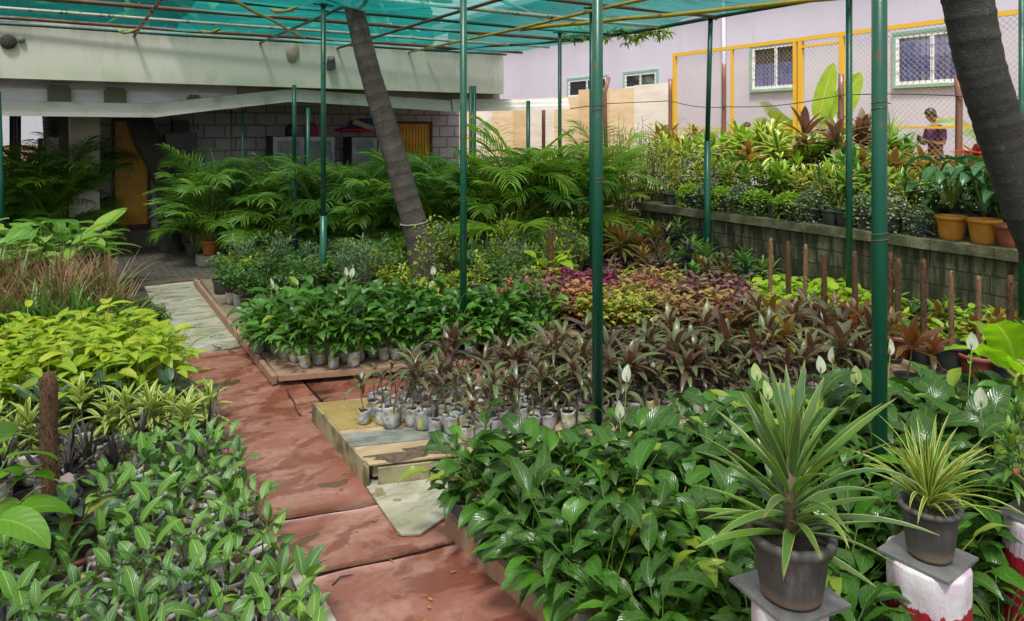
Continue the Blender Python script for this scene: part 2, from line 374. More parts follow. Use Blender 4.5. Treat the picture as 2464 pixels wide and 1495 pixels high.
# ================================================================= SETTING
# ---- ground, path
def groundmat():
    b = NB('dark_damp_ground'); o = b.obj(); n1 = b.noise(1.2, o, 8., .65); n2 = b.noise(40., o, 5.)
    c = b.mix(b.rng(n1, .35, .7), (.022, .022, .022), (.05, .046, .04))
    c = b.mix(b.rng(n2, .5, .75, 0., .5), c, (.09, .08, .065))
    return b.out(b.bsdf(c, b.rng(n1, .35, .65, .35, .8), b.bump(n2, .5, .02)))
def redmat():
    b = NB('wet_red_rubber_sheet'); o = b.obj()
    n1 = b.noise(2.1, b.scaled(o, (1, 1.5, 1)), 3., .5, dist=.4); n2 = b.noise(6.5, b.scaled(o, (1, 1.5, 1)), 3., .5, dist=.6); n3 = b.noise(90., o, 5.); n4 = b.noise(.8, o, 2.); n5 = b.noise(22., o, 6., .7)
    c = b.mix(b.rng(n4, .3, .7), (.2, .068, .046), (.26, .1, .072))
    c = b.mix(b.math('MULTIPLY', b.rng(b.math('ADD', b.math('MULTIPLY', n1, .6), b.math('MULTIPLY', n5, .4)), .42, .62), .8), c, (.35, .185, .145))
    wv = b.noise(3.0, b.scaled(o, (1, 1.5, 1)), 5., .58, dist=.5)
    wet = b.rng(wv, .53, .58); damp = b.rng(wv, .46, .6)
    c = b.mix(b.math('MULTIPLY', damp, .55), c, (.17, .045, .028))
    c = b.mix(b.math('MULTIPLY', wet, .5), c, (.15, .042, .025))
    pud = b.rng(b.noise(2.6, b.comb(b.sep(o)[0], b.math('MULTIPLY', b.sep(o)[1], 1.5), 4.7), 2., .4, dist=.5), .665, .685)
    c = b.mix(b.math('MULTIPLY', pud, .85), c, (.085, .048, .018))
    c = b.mix(b.rng(n3, .6, .75, 0., .35), c, (.08, .045, .03))
    c = b.mix(b.rng(n5, .6, .7, 0., .45), c, (.14, .065, .045))
    rg = b.math('SUBTRACT', b.math('ADD', b.rng(damp, 0., 1., .27, .12), b.math('MULTIPLY', n5, .12)), b.math('MULTIPLY', pud, .12))
    hb = b.math('ADD', b.math('MULTIPLY', b.noise(4.5, b.scaled(o, (.4, 1.6, 1)), 4., .5), 1.5), b.math('MULTIPLY', n3, .05))
    return b.out(b.bsdf(c, rg, b.bump(hb, .3, .02), .85))
def paleboard():
    b = NB('algae_stained_board'); o = b.obj()
    st = b.scaled(o, (1., 3.2, 1)); n1 = b.noise(2.6, st, 7., .66, dist=.8); n2 = b.noise(1.4, o, 4.); n3 = b.noise(70., o, 5.)
    c = b.mix(b.rng(n1, .35, .6), (.4, .37, .3), (.28, .27, .2))
    c = b.mix(b.rng(n1, .55, .68, 0., .85), c, (.19, .185, .13))
    c = b.mix(b.rng(n2, .52, .66, 0., .6), c, (.22, .2, .1))
    c = b.mix(b.rng(b.noise(3.4, o, 3.), .64, .67, 0., .8), c, (.17, .115, .05))
    return b.out(b.bsdf(c, b.rng(n1, .4, .62, .6, .22), b.bump(n3, .15, .003), .5))
def brickfloor():
    b = NB('dark_brick_paving'); o = b.obj()
    br = b.n('ShaderNodeTexBrick', {'Vector': o, 'Color1': (.07, .06, .05), 'Color2': (.1, .085, .07), 'Mortar': (.03, .026, .022), 'Scale': 1., 'Mortar Size': .012, 'Brick Width': .24, 'Row Height': .16})
    n = b.noise(3., o, 6.)
    c = b.mix(b.rng(n, .4, .7, 0., .6), br.outputs[0], (.035, .035, .025))
    return b.out(b.bsdf(c, .7, b.bump(br.outputs[1], -.5, .01)))
M['ground'] = groundmat(); M['red'] = redmat(); M['pale'] = paleboard(); M['brickf'] = brickfloor()
mb = MB(); g = [mb.vert(p) for p in ((-60, -20, -.02), (60, -20, -.02), (60, 80, -.02), (-60, 80, -.02))]; mb.face(g)
struct('ground', mb.build('ground', M['ground']))

def sheet(poly4, nu, nv, z, mat, seed, amp=.006, lift=None, thick=.006, rag=0.):
    """rubber sheet laid over the quad a,b,c,d (a-b near edge, d-c far edge)"""
    rg = random.Random(seed); a, b_, c, d = [Vector((p[0], p[1], 0)) for p in poly4]
    ph = [rg.uniform(0, 6.3) for _ in range(6)]
    m_ = MB(); top = []
    for j in range(nv+1):
        t = j/nv; row = []
        for i in range(nu+1):
            s = i/nu
            p = (a*(1-s)+b_*s)*(1-t)+(d*(1-s)+c*s)*t
            if rag and j == nv: p.y += rg.uniform(-rag, rag)
            if rag and j == 0: p.y += rg.uniform(-rag, rag)*.5
            h = amp*(sin(p.x*4+ph[0])*sin(p.y*3.1+ph[1])+.6*sin(p.y*9+ph[2]+sin(p.x*3+ph[3])))
            if lift: h += lift(s, t)
            row.append(m_.vert((p.x, p.y, z+max(h+amp*1.6, 0))))
        top.append(row)
    for j in range(nv):
        for i in range(nu): m_.face((top[j][i], top[j][i+1], top[j+1][i+1], top[j+1][i]))
    def skirt(ids):
        low = [m_.vert((m_.v[i][0], m_.v[i][1], -.012)) for i in ids]
        for k in range(len(ids)-1): m_.face((ids[k], low[k], low[k+1], ids[k+1]))
    skirt([top[0][i] for i in range(nu, -1, -1)]); skirt([top[nv][i] for i in range(nu+1)])
    skirt([top[j][0] for j in range(nv+1)]); skirt([top[j][nu] for j in range(nv, -1, -1)])
    return m_.build('path', mat)
up = lambda amt: (lambda s, t: .5*amt*(1-min(1, t*8))*(.5+.5*sin(s*7+1)))
struct('path', sheet(((.7, 4.34), (1.75, 4.07), (1.78, 7.85), (.7, 7.85)), 10, 26, .002, M['red'], 1, .004, up(.014), rag=.012))
struct('path', sheet(((.7, 3.68), (1.98, 3.47), (1.8, 4.05), (.7, 4.335)), 10, 10, .001, M['red'], 2, .005, up(.022), rag=.014))
struct('path', sheet(((.7, .5), (2.1, .5), (1.99, 3.45), (.7, 3.67)), 14, 40, .001, M['red'], 4, .006, lambda s, t: .016*math.exp(-((t-(.905-.06*s))/.012)**2), rag=.01))
struct('path', sheet(((1.785, 5.42), (5.2, 4.3), (5.4, 5.4), (1.785, 6.6)), 16, 10, .003, M['red'], 5, .004))
struct('path', sheet(((.72, 7.86), (1.79, 7.86), (1.78, 11.75), (.72, 11.75)), 8, 20, .003, M['pale'], 6, .003))
mb = MB(); mb.box(-3, 8.3, 11.8, 15.9, -.015, .006); struct('paved_floor', mb.build('paved_floor', M['brickf'], False))
mb = MB(); mb.box(.72, 1.9, 11.7, 11.9, -.01, .035); struct('path_threshold', mb.build('path_threshold', plain('brown_threshold', (.12, .075, .045), .7, sc=4, col2=(.07, .05, .035)), False))
# tears in the red sheeting
mb = MB()
def tear(pts, w):
    for k in range(len(pts)-1):
        a = Vector(pts[k]); b_ = Vector(pts[k+1]); d = (b_-a).normalized(); s = Vector((-d.y, d.x, 0))*w*(.5+((k*37) % 10)/10.)
        s2 = Vector((-d.y, d.x, 0))*w*(.5+((k*37+37) % 10)/10.)
        mb.face([mb.vert(q) for q in (a-s, b_-s2, b_+s2, a+s)])
tear([onz(x, y, .016) for x, y in ((688, 930), (695, 950), (708, 968), (712, 985), (724, 1000))], .006)
struct('path_tear', mb.build('path_tear', plain('dark_gap', (.02, .012, .01), .9)))

# ---- planting platforms
plank = plain('weathered_plywood', (.42, .32, .19), .7, sc=3, col2=(.3, .21, .12), bsc=60, stretch=(1, 4, 1), thr=(.3, .7))
plankr = plain('red_stained_board', (.33, .2, .13), .7, sc=3, col2=(.22, .13, .09), bsc=60, stretch=(1, 3, 1))
mossb = plain('mossy_board_edge', (.3, .26, .15), .75, sc=5, col2=(.1, .09, .045), bsc=80, thr=(.4, .65))
slate = plain('grey_slab', (.23, .24, .21), .6, sc=5, col2=(.1, .11, .1))
TI = [(1.6, 4.36), (2.13, 4.19), (6.3, 2.85), (6.9, 4.5), (1.59, 5.58)]
t = thing('plant_platform', 'low plywood topped platform carrying the bronze cordylines in white bags', 'plant platform')
mb = MB(); mb.prism([(1.64, 4.36), (2.3, 4.14), (6.3, 2.86), (6.9, 4.3), (1.66, 5.55)], .06, .146)
part('bed_base', mb.build('bed_base', mossb, False), t)
mb = MB(); mb.prism([(1.605, 4.34), (2.6, 4.02), (2.7, 4.28), (1.605, 4.63)], .147, .157); mb.prism([(2.606, 4.02), (6.2, 2.84), (6.9, 4.3), (2.706, 4.5)], .147, .155)
part('tabletop_board', mb.build('tabletop_board', plank, False), t)
mb = MB(); mb.prism([(1.605, 4.64), (2.7, 4.29), (2.72, 4.4), (1.605, 4.76)], .147, .159); mb.prism([(1.605, 4.775), (2.7, 4.41), (2.72, 4.52), (1.605, 4.88)], .147, .156)
part('stone_slab', mb.build('stone_slab', slate, False), t)
mb = MB(); mb.prism([(1.605, 4.89), (2.72, 4.53), (2.75, 5.15), (1.605, 5.56)], .147, .152)
part('back_board', mb.build('back_board', plank, False), t)
mb = MB()
for k in range(30):
    y = 4.96+k*.02; mb.tube([(1.61, y, .1555), (2.5, y-.29, .1555)], .0022, 4)
for k in range(46):
    x = 1.62+k*.02; y0 = 4.955-(x-1.61)*.32; mb.tube([(x, y0, .158), (x, y0+.58, .158)], .0022, 4)
part('mesh_mat', mb.build('mesh_mat', plain('yellow_plastic_mesh', (.5, .38, .12), .5)), t)
mb = MB(); mb.box(1.59, 1.605, 4.4, 5.57, .0, .16); mb.box(1.585, 1.6, 4.32, 4.39, 0, .15)
e = Matrix.Translation((1.66, 4.32, 0)) @ Matrix.Rotation(R(-17.8), 4, 'Z')
mb.box(0, 4.6, -.02, 0, 0, .135, 0, e)
part('edge_plank', mb.build('edge_plank', mossb, False), t)
LB2 = [(1.55, 6.5), (2.7, 6.13), (4.5, 5.55), (4.9, 6.7), (1.6, 8.35)]
t = thing('plant_platform', 'low board platform carrying the peace lilies across the red side aisle', 'plant platform')
mb = MB(); mb.prism(LB2, .06, .1); part('bed_top', mb.build('bed_top', plankr, False), t)
mb = MB(); e = Matrix.Translation((1.55, 6.47, 0)) @ Matrix.Rotation(R(-17.4), 4, 'Z'); mb.box(0, 3., 0, .03, .058, .106, 0, e)
mb.box(1.5, 1.545, 6.5, 8.4, .03, .1)
part('edge_plank', mb.build('edge_plank', plankr, False), t)
mb = MB()
for x, y in ((1.56, 6.52), (2.6, 6.2), (3.6, 5.88), (1.58, 7.4), (1.58, 8.3)):
    mb = MB(); mb.box(x, x+.05, y, y+.05, -.01, .062); part('leg', mb.build('leg', M['rust'], False), t)
t = thing('plant_platform', 'long brown kerbed platform of mixed pots beside the pale end of the path', 'plant platform')
mb = MB(); mb.prism([(1.55, 8.4), (4.9, 6.75), (6.4, 7.4), (6.4, 9.2), (1.6, 11.5)], .0, .07); part('bed_top', mb.build('bed_top', plain('tan_wet_board', (.25, .19, .13), .6, sc=3, col2=(.15, .11, .08)), False), t)
mb = MB(); mb.box(1.5, 1.545, 8.42, 11.4, -.01, .1); part('edge_plank', mb.build('edge_plank', plankr, False), t)
FB = [(1.83, 3.6), (5.6, 2.3), (5.6, .4), (2.0, .4)]
t = thing('plant_platform', 'brown edged platform under the dense front bed of peace lilies', 'plant platform')
mb = MB(); mb.prism(FB, .0, .08); part('bed_top', mb.build('bed_top', plain('dark_wet_board', (.06, .05, .04), .6, sc=3), False), t)
mb = MB(); mb.prism([(1.79, 3.62), (1.825, 3.62), (1.995, .4), (1.96, .4)], -.01, .12); part('edge_plank', mb.build('edge_plank', plankr, False), t)
t = thing('plant_platform', 'long low platform under the left hand beds along the path', 'plant platform')
mb = MB(); mb.prism([(-2.2, 2.), (.9, 2.), (.86, 11.9), (-2.6, 11.9)], .0, .03); part('bed_top', mb.build('bed_top', plain('dark_bed_sheet', (.05, .045, .04), .7, sc=3), False), t)
mb = MB(); mb.prism([(.93, 2.), (1.03, 2.), (1.02, 3.72), (.93, 3.72)], -.01, .045); part('edge_tile', mb.build('edge_tile', plain('pale_edge_tile', (.42, .4, .31), .6, sc=8, col2=(.3, .29, .22), bsc=150, bumpk=.5), False), t)
pl = [onz(x, y, .014) for x, y in ((878, 1170), (900, 1157), (1075, 1150), (1085, 1240), (1012, 1290), (962, 1292), (935, 1255))]
mb = MB(); mb.prism([(p.x, p.y) for p in pl], .018, .03)
solo('plywood_sheet', mb.build('plywood_sheet', M['pale'], False), 'pale green-stained plywood offcut lying on the red path below the cordyline platform', 'board')

mb = MB(); sr = random.Random(8); q = onz(1010, 1088, .159); k0 = mb.vert((q.x, q.y, .1605)); ring = []
for k in range(40):
    a = k*pi/20; r_ = .2*(1+.35*sin(2*a+.5)+.2*sin(5*a)+.14*sin(11*a+1)); ring.append(mb.vert((q.x+cos(a)*r_*1.35-sin(a)*r_*.2, q.y-cos(a)*r_*.42+sin(a)*r_*.5, .1598)))
for k in range(40): mb.face((k0, ring[k], ring[(k+1) % 40]))
tag(part('spilled_soil', mb.build('spilled_soil', plain('spilled_soil', (.13, .085, .055), .95, sc=30, col2=(.05, .033, .022), bsc=150, bumpk=.8))), 'dark soil spilled on the plywood in front of the white bags', 'soil', kind='stuff')
# ---- retaining wall and terrace
def blockwall(name, c1, c2, mortar, w, h, msz, axis, moss=None, mossamt=(.45, .65), off=(0, 0)):
    b = NB(name); o = b.obj(); X, Y, Z = b.sep(o)[:3]
    v = b.comb(b.math('ADD', X if axis == 'x' else Y, off[0]), b.math('ADD', Z, off[1]))
    n = b.noise(2.6, o, 7., .65); n2 = b.noise(25., o, 6., .65)
    vv = b.n('ShaderNodeVectorMath', {0: v, 1: b.n('ShaderNodeVectorMath', {0: b.noise(6., o, 3., col=True), 1: (.02, .02, 0)}, operation='MULTIPLY').outputs[0]}, operation='ADD').outputs[0]
    br = b.n('ShaderNodeTexBrick', {'Vector': vv, 'Color1': c1, 'Color2': c2, 'Mortar': mortar, 'Scale': 1., 'Mortar Size': msz, 'Mortar Smooth': .3, 'Brick Width': w, 'Row Height': h, 'Bias': 0.})
    c = b.mix(b.rng(n2, .4, .75, 0., .45), br.outputs[0], mortar)
    if moss:
        st = b.noise(3., b.scaled(o, (3, 3, .5)), 6., .65)
        c = b.mix(b.rng(st, mossamt[0], mossamt[1], 0., .92), c, moss)
    return b.out(b.bsdf(c, b.rng(n, .3, .7, .7, .95), b.bump(b.math('ADD', b.math('MULTIPLY', br.outputs[1], -1.), b.math('MULTIPLY', n2, .4)), .8, .02), .3))
M['moss'] = blockwall('mossy_block_wall', (.075, .078, .04), (.15, .14, .08), (.035, .036, .022), .42, .2, .011, 'y', (.018, .022, .01), (.38, .58), off=(0, .06))
capm = plain('mossy_concrete_cap', (.18, .165, .1), .9, sc=3, col2=(.06, .065, .027), bumpk=.8, bsc=40, dist=.02, thr=(.35, .6))
t = thing('retaining_wall', 'long mossy concrete block retaining wall holding up the raised row of pots', 'retaining wall')
mb = MB(); mb.box(8.4, 8.75, 1., 9.3, -.02, .93); part('wall', mb.build('wall', M['moss'], False), t)
mb = MB()
for k in range(28):
    y0 = 1.+k*.3; mb.box(8.36-.006*(k % 3), 8.95, y0, y0+.3, .931, 1.05-.004*(k % 2))
part('cap_stone', mb.build('cap_stone', capm, False), t)
mb = MB(); mb.box(8.9, 40, -10, 9.3, .2, 1.03); mb.box(10.4, 40, 9.3, 40, .2, 1.02)
struct('terrace_ground', mb.build('terrace_ground', plain('terrace_soil', (.2, .15, .1), .9, sc=2, col2=(.1, .08, .05)), False))

# ---- lilac building
lil = NB('lilac_painted_wall'); o = lil.obj(); n1 = lil.noise(.6, o, 6.); n2 = lil.noise(30., o, 4.); n3 = lil.noise(2.2, lil.scaled(o, (1, 1, .12)), 5., .65)
M['lilac'] = lil.out(lil.bsdf(lil.mix(lil.rng(n3, .56, .78, 0., .35), lil.mix(lil.rng(n1, .3, .7), (.49, .45, .515), (.43, .4, .465)), (.33, .31, .34)), .8, lil.bump(n2, .1, .004), .3))
M['winframe'] = plain('white_window_frame', (.75, .74, .72), .4, var=.1)
M['wingreen'] = plain('sage_window_surround', (.2, .36, .29), .6, var=.15)
M['dark'+'in'] = plain('dark_interior', (.03, .03, .05), .9)
M['curtain'] = plain('blue_curtain', (.04, .065, .3), .85, sc=3, col2=(.13, .18, .45), bsc=20)
gl = NB('window_glass'); M['glass'] = gl.out(gl.n('ShaderNodeMixShader', {0: .12, 1: gl.n('ShaderNodeBsdfTransparent').outputs[0], 2: gl.n('ShaderNodeBsdfGlossy', {'Roughness': .03}).outputs[0]}).outputs[0])
LX = 13.5
t = thing('lilac_building', 'long lilac painted building with sage framed sliding windows behind the chain fence', 'building')
mb = MB(); mb.box(LX, LX+8, -6, 27, .9, 6.6); part('wall', mb.build('wall', M['lilac'], False), t)
mb = MB(); mb.box(LX-.5, LX+9, -6, 27.5, 6.61, 6.8); part('roof', mb.build('roof', plain('grey_roof_sheet', (.3, .3, .32), .6), False), t)
p = onX(1745, 200, LX)
mb = MB(); mb.tube([(LX-.05, p.y, 1.), (LX-.05, p.y, 6.55)], .05, 8); part('drain_pipe', mb.build('drain_pipe', M['lilac']), t)
def window(px0, px1, py0, py1, cur, npane=2, label=None):
    pm = (px0+px1)/2
    ya = onX(px0, 100, LX).y; yb = onX(px1, 100, LX).y
    z1 = onX(pm, py0, LX).z; z0 = onX(pm, py1, LX).z
    ylo, yhi = min(ya, yb), max(ya, yb)
    g = .06
    m = MB()
    m.box(LX-.06, LX, ylo-g, yhi+g, z1, z1+g); m.box(LX-.07, LX, ylo-g, yhi+g, z0-g, z0)
    m.box(LX-.055, LX, ylo-g, ylo, z0, z1); m.box(LX-.055, LX, yhi, yhi+g, z0, z1)
    w = part('window', m.build('window', M['wingreen'], False), t, label)
    m = MB(); fr = .065
    m.box(LX-.045, LX-.001, ylo, yhi, z1-fr, z1); m.box(LX-.045, LX-.001, ylo, yhi, z0, z0+fr)
    for k in range(npane+1):
        y = ylo+(yhi-ylo-fr)*k/npane; m.box(LX-.043, LX-.001, y, y+fr, z0+fr, z1-fr)
    part('frame', m.build('frame', M['winframe'], False), w)
    m = MB(); m.box(LX-.012, LX-.003, ylo+fr, yhi-fr, z0+fr, z1-fr); part('interior', m.build('interior', M['darkin'], False), w)  # dark plate on the wall, shade of the unlit room as its colour
    m = MB(); m.box(LX-.036, LX-.034, ylo+fr, yhi-fr, z0+fr, z1-fr); part('pane', m.build('pane', M['glass'], False), w)
    if cur:
        m = MB(); n = 70; rows = []
        for k in range(n+1):
            y = ylo+fr+(yhi-ylo-2*fr)*k/n; x = LX-.0235+.006*sin(k*.9+sin(k*.31)*2)
            rows.append((m.vert((x, y, z0+fr)), m.vert((x, y, z0+fr+(z1-z0-2*fr)*cur))))
        for k in range(n): m.face((rows[k][0], rows[k+1][0], rows[k+1][1], rows[k][1]))
        part('curtain', m.build('curtain', M['curtain']), w)
    m = MB()
    for k in range(1, 12):
        y = ylo+(yhi-ylo)*k/12; m.tube([(LX-.05, y, z0+.02), (LX-.05, y, z1-.02)], .004, 4)
    for k in range(1, 4):
        z = z0+(z1-z0)*k/4; m.tube([(LX-.053, ylo, z), (LX-.053, yhi, z)], .004, 4)
    part('grille', m.build('grille', M['darkwire']), w)
window(1813, 1930, 108, 213, .6); window(2158, 2342, 76, 201, .93); window(1370, 1462, 189, 232, 0); window(1506, 1582, 175, 212, 0); window(2500, 2700, 40, 200, .9)

# ---- plywood hoarding and chain link fence
ply = []
for k, (c1, c2) in enumerate((((.62, .44, .24), (.5, .33, .17)), ((.7, .53, .32), (.56, .4, .23)), ((.72, .64, .55), (.6, .5, .4)))):
    ply.append(plain('plywood_panel_%d' % k, c1, .75, sc=1.2, col2=c2, bsc=40, stretch=(1, 1, 5), thr=(.3, .75)))
FX = 11.
yA = onX(1618, 200, FX).y; zt = 3.36
t = thing('plywood_hoarding', 'tall hoarding of tan plywood panels behind the palms', 'hoarding')
y = yA+.02; k = 0
hs = [0, -.06, .0, -.2, -.18, -.34, -.36, -.5, -.5, -.55, -.6]
while y < 26 and k < 11:
    w = (1.22, .9, 1.22, 1.1)[k % 4]
    m = MB(); m.box(FX+.02*(k % 2), FX+.02*(k % 2)+.018, y, y+w-.01, .3, zt+hs[k]*.8-.01)
    m.box(FX+.05, FX+.1, y+.05, y+.1, .3, zt+hs[k]*.8-.1)
    part('panel', m.build('panel', ply[(2, 1, 0, 1, 2, 0, 1)[k % 7]], False), t); y += w; k += 1
YB = onX(1620, 200, FX).y; YE = 3.2; zb, zf, zm = 1.03, 3.93, 2.35
t = thing('chain_link_fence', 'tall yellow framed chain link fence with a gate along the terrace', 'fence')
m = MB(); m.box(FX-.03, FX+.03, YE, YB, zf-.035, zf+.035); part('top_rail', m.build('top_rail', M['ybar'], False), t)
m = MB(); m.box(FX-.018, FX+.018, YE, YB-.06, zm-.018, zm+.018); part('mid_rail', m.build('mid_rail', M['ybar'], False), t)
for px, w in ((1624, .036), (1762, .025), (1914, .032), (1927, .036), (2026, .036), (2480, .036)):
    yy = onX(px, 200, FX).y
    m = MB(); m.box(FX-w-.002, FX+w-.002, yy-w, yy+w, zb, zf-.04); part('post', m.build('post', M['ybar'], False), t)
ya, yb = onX(1932, 200, FX).y, onX(2018, 200, FX).y
m = MB(); m.box(FX-.025, FX+.025, yb, ya, zf-.16, zf-.12); part('gate_rail', m.build('gate_rail', M['ybar'], False), t)
m = MB(); cs = .088; L = YB-YE; H = zf-zb
k = -int(H/cs)
while k*cs < L:
    a = k*cs
    for sgn in (1, -1):
        s0 = max(0, a); s1 = min(L, a+H)
        if s1 <= s0: continue
        za, zc = s0-a, s1-a
        if sgn < 0: za, zc = H-za, H-zc
        m.tube([(FX+.036+.003*sgn, YE+s0, zb+za), (FX+.036+.003*sgn, YE+s1, zb+zc)], .0031, 3, caps=False)
    k += 1
part('wire_mesh', m.build('wire_mesh', M['wire']), t)
# rusty stakes and strand wires
for px, y0, d, lab, bend in ((1742, 154, 13.1, 'rusty steel stake left of the first green pole on the terrace', 0), (2024, 178, 11., 'rusty steel stake in front of the banana leaf', 0), (2308, 180, 9.2, 'rusty steel stake beside the person in purple', -.05), (1455, 186, 13.5, 'bent rusty stake at the corner of the plywood hoarding', .1), (1613, 190, 14.2, 'rusty post at the end of the plywood hoarding', 0), (1308, 265, 14.6, 'thin rusty stake showing below the white ledge', 0)):
    p = ond(px, y0, d); m = MB()
    m.tube([(p.x+bend*.6, p.y, .95), (p.x+bend*.3, p.y, 1.8), (p.x, p.y, p.z-.3), (p.x+bend, p.y, p.z)], .042, 6)
    solo('metal_stake', m.build('metal_stake', M['rust']), lab, 'stake', 'rusty stakes along the terrace')
m = MB()
pts = [ond(1372, 262, 13.6), ond(1455, 250, 13.5), ond(1613, 243, 14.2)]
for k in range(9):
    s = k/8; a, b_ = ond(1613, 243, 14.2), ond(1742, 258, 13.05); pts.append(a*(1-s)+b_*s-Vector((0, 0, .05*sin(pi*s))))
for k in range(9):
    s = k/8; a, b_ = ond(1742, 257, 13.05), ond(2024, 229, 10.95); pts.append(a*(1-s)+b_*s-Vector((0, 0, .07*sin(pi*s))))
for k in range(9):
    s = k/8; a, b_ = ond(2024, 229, 10.95), ond(2308, 231, 9.15); pts.append(a*(1-s)+b_*s+Vector((0, 0, .02*sin(pi*s))))
pts.append(ond(2480, 234, 8.6))
m.tube(pts, .008, 4); solo('strand_wire', m.build('strand_wire', M['darkwire']), 'dark sagging strand of wire tied between the rusty stakes', 'wire')

# ---- block building with mint fascia
def fasciamat():
    b = NB('mint_painted_plaster'); o = b.obj(); Z = b.sep(o)[2]
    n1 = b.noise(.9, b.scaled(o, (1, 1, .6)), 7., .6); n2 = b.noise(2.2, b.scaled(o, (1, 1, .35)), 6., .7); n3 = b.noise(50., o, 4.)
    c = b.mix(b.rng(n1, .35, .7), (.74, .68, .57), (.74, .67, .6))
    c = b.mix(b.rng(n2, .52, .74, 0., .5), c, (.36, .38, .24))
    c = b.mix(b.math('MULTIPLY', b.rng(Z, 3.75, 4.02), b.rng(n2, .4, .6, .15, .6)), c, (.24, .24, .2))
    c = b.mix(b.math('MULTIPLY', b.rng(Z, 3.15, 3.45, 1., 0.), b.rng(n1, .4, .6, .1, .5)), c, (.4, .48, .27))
    return b.out(b.bsdf(c, .75, b.bump(n3, .15, .004), .3))
M['fascia'] = fasciamat()
M['plasterd'] = plain('stained_soffit_plaster', (.38, .35, .29), .85, sc=1.3, col2=(.2, .18, .14), bsc=30, stretch=(.6, 1, 2))
M['peel'] = plain('peeling_white_paint', (.74, .7, .74), .8, sc=3, col2=(.5, .47, .48), bsc=30, stretch=(.5, 1, 2), thr=(.4, .75), bumpk=.5, dist=.01)
M['ledge'] = plain('white_ledge_paint', (.6, .56, .52), .7, sc=2.2, col2=(.36, .36, .26), thr=(.48, .72), bsc=25)
M['blocks'] = blockwall('grey_block_wall', (.43, .41, .47), (.52, .49, .56), (.23, .21, .23), .42, .27, .02, 'x', (.1, .09, .09), (.58, .85))
bl = thing('block_building', 'low grey block building with a mint green roof band and corrugated brown doors', 'building')
WY = 16.
xr = onY(1105, 350, WY).x
m = MB(); m.box(.42, xr, WY, WY+.3, -.02, 3.3); m.box(xr-.3, xr, WY+.301, WY+5, -.02, 3.3); part('wall', m.build('wall', M['blocks'], False), bl)
m = MB(); m.box(.55, 2.35, WY-.35, WY-.005, -.01, .34); part('step', m.build('step', plain('dark_step', (.09, .08, .075), .8), False), bl)
xe = onY(1212, 170, 13.5).x
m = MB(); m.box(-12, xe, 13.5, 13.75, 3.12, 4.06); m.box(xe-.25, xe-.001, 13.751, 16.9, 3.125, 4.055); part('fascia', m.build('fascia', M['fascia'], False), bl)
m = MB(); m.box(-12, xe-.251, 13.751, 20, 3.16, 3.3); part('roof', m.build('roof', M['plasterd'], False), bl)
m = MB(); m.box(-12, 2.6, 13.85, 14.2, 2.70, 2.985); m.box(-12, 2.6, 14.0, 14.2, 2.986, 3.155); part('painted_beam', m.build('painted_beam', M['peel'], False), bl)
m = MB(); m.box(2.61, xr-.05, 13.9, 14.3, 2.8, 3.155); part('plaster_beam', m.build('plaster_beam', M['plasterd'], False), bl)
# sagging white ledge below the fascia: section swept along its front edge
def sweep(pts, prof, mats, name):
    m = MB(); rows = []
    for k, p in enumerate(pts):
        a = pts[max(k-1, 0)]; b_ = pts[min(k+1, len(pts)-1)]; d = Vector((b_.x-a.x, b_.y-a.y, 0)).normalized(); nr = Vector((-d.y, d.x, 0))
        rows.append([m.vert(p+nr*q[0]+Vector((0, 0, q[1]))) for q in prof])
    n = len(prof)
    for k in range(len(pts)-1):
        for j in range(n):
            q = (j+1) % n; m.face((rows[k][j], rows[k+1][j], rows[k+1][q], rows[k][q]))
    m.face(rows[0]); m.face(rows[-1][::-1])
    return m.build(name, mats, False)
def onYz(px, py, Y): return onY(px, py, Y)
lp = [onY(-60, 279, 13.7), onY(100, 280, 13.7), onY(370, 283, 13.7), onY(520, 265, 13.65), onY(690, 246, 13.6), onY(720, 245, 13.6), onY(900, 257, 13.65), onY(1087, 269, 13.7)]
prof = [(0, 0), (0, .06), (.02, .065), (.02, .14), (.05, .145), (.05, .24), (.14, .25), (.14, .03)]
part('ledge', sweep(lp, prof, M['ledge'], 'ledge'), bl)
lp2 = [onY(1090, 269, 13.7), onY(1230, 267, 13.6), onY(1370, 263, 13.4)]
part('ledge', sweep(lp2, [(0, 0), (0, .1), (.03, .11), (.03, .2), (.06, .21), (.06, .27), (.5, .28), (.5, .03)], M['ledge'], 'ledge'), bl, 'pale ledge jutting beyond the corner of the building')
# corrugated doors
def door(px0, px1, py0, zb_, lab, split=None):
    x0 = onY(px0, 400, WY).x; x1 = onY(px1, 400, WY).x; z1 = onY(px0, py0, WY).z
    m = MB(); f = .06
    m.box(x0, x0+f, WY-.07, WY-.004, zb_, z1); m.box(x1-f, x1, WY-.07, WY-.004, zb_, z1); m.box(x0+f, x1-f, WY-.069, WY-.005, z1-f, z1); m.box(x0+f, x1-f, WY-.068, WY-.005, zb_, zb_+.08)
    d = part('door', m.build('door', plain('maroon_frame', (.1, .012, .022), .55), False), bl, lab)
    m = MB(); n = 12; rows = []
    for k in range(n*6+1):
        s = k/(n*6); x = x0+f+(x1-x0-2*f)*s; ph = (k % 6)
        yy = WY-.03+(-.02 if ph in (2, 3, 4) else 0)
        rows.append((m.vert((x, yy, zb_+.081)), m.vert((x, yy, z1-f))))
    for k in range(n*6): m.face((rows[k][0], rows[k+1][0], rows[k+1][1], rows[k][1]))
    part('corrugated_panel', m.build('corrugated_panel', plain('ochre_corrugated_sheet', (.66, .35, .03), .35, sc=2, col2=(.52, .26, .02), bumpk=.05), False), d)
    m = MB(); m.tube([(x0+.3, WY-.055, zb_+1.), (x0+.3, WY-.11, zb_+1.)], .03, 10)
    part('handle', m.build('handle', plain('steel_knob', (.5, .5, .5), .3, metal=.9)), d)
door(268, 362, 284, .35, 'tall ochre corrugated door with a maroon frame')
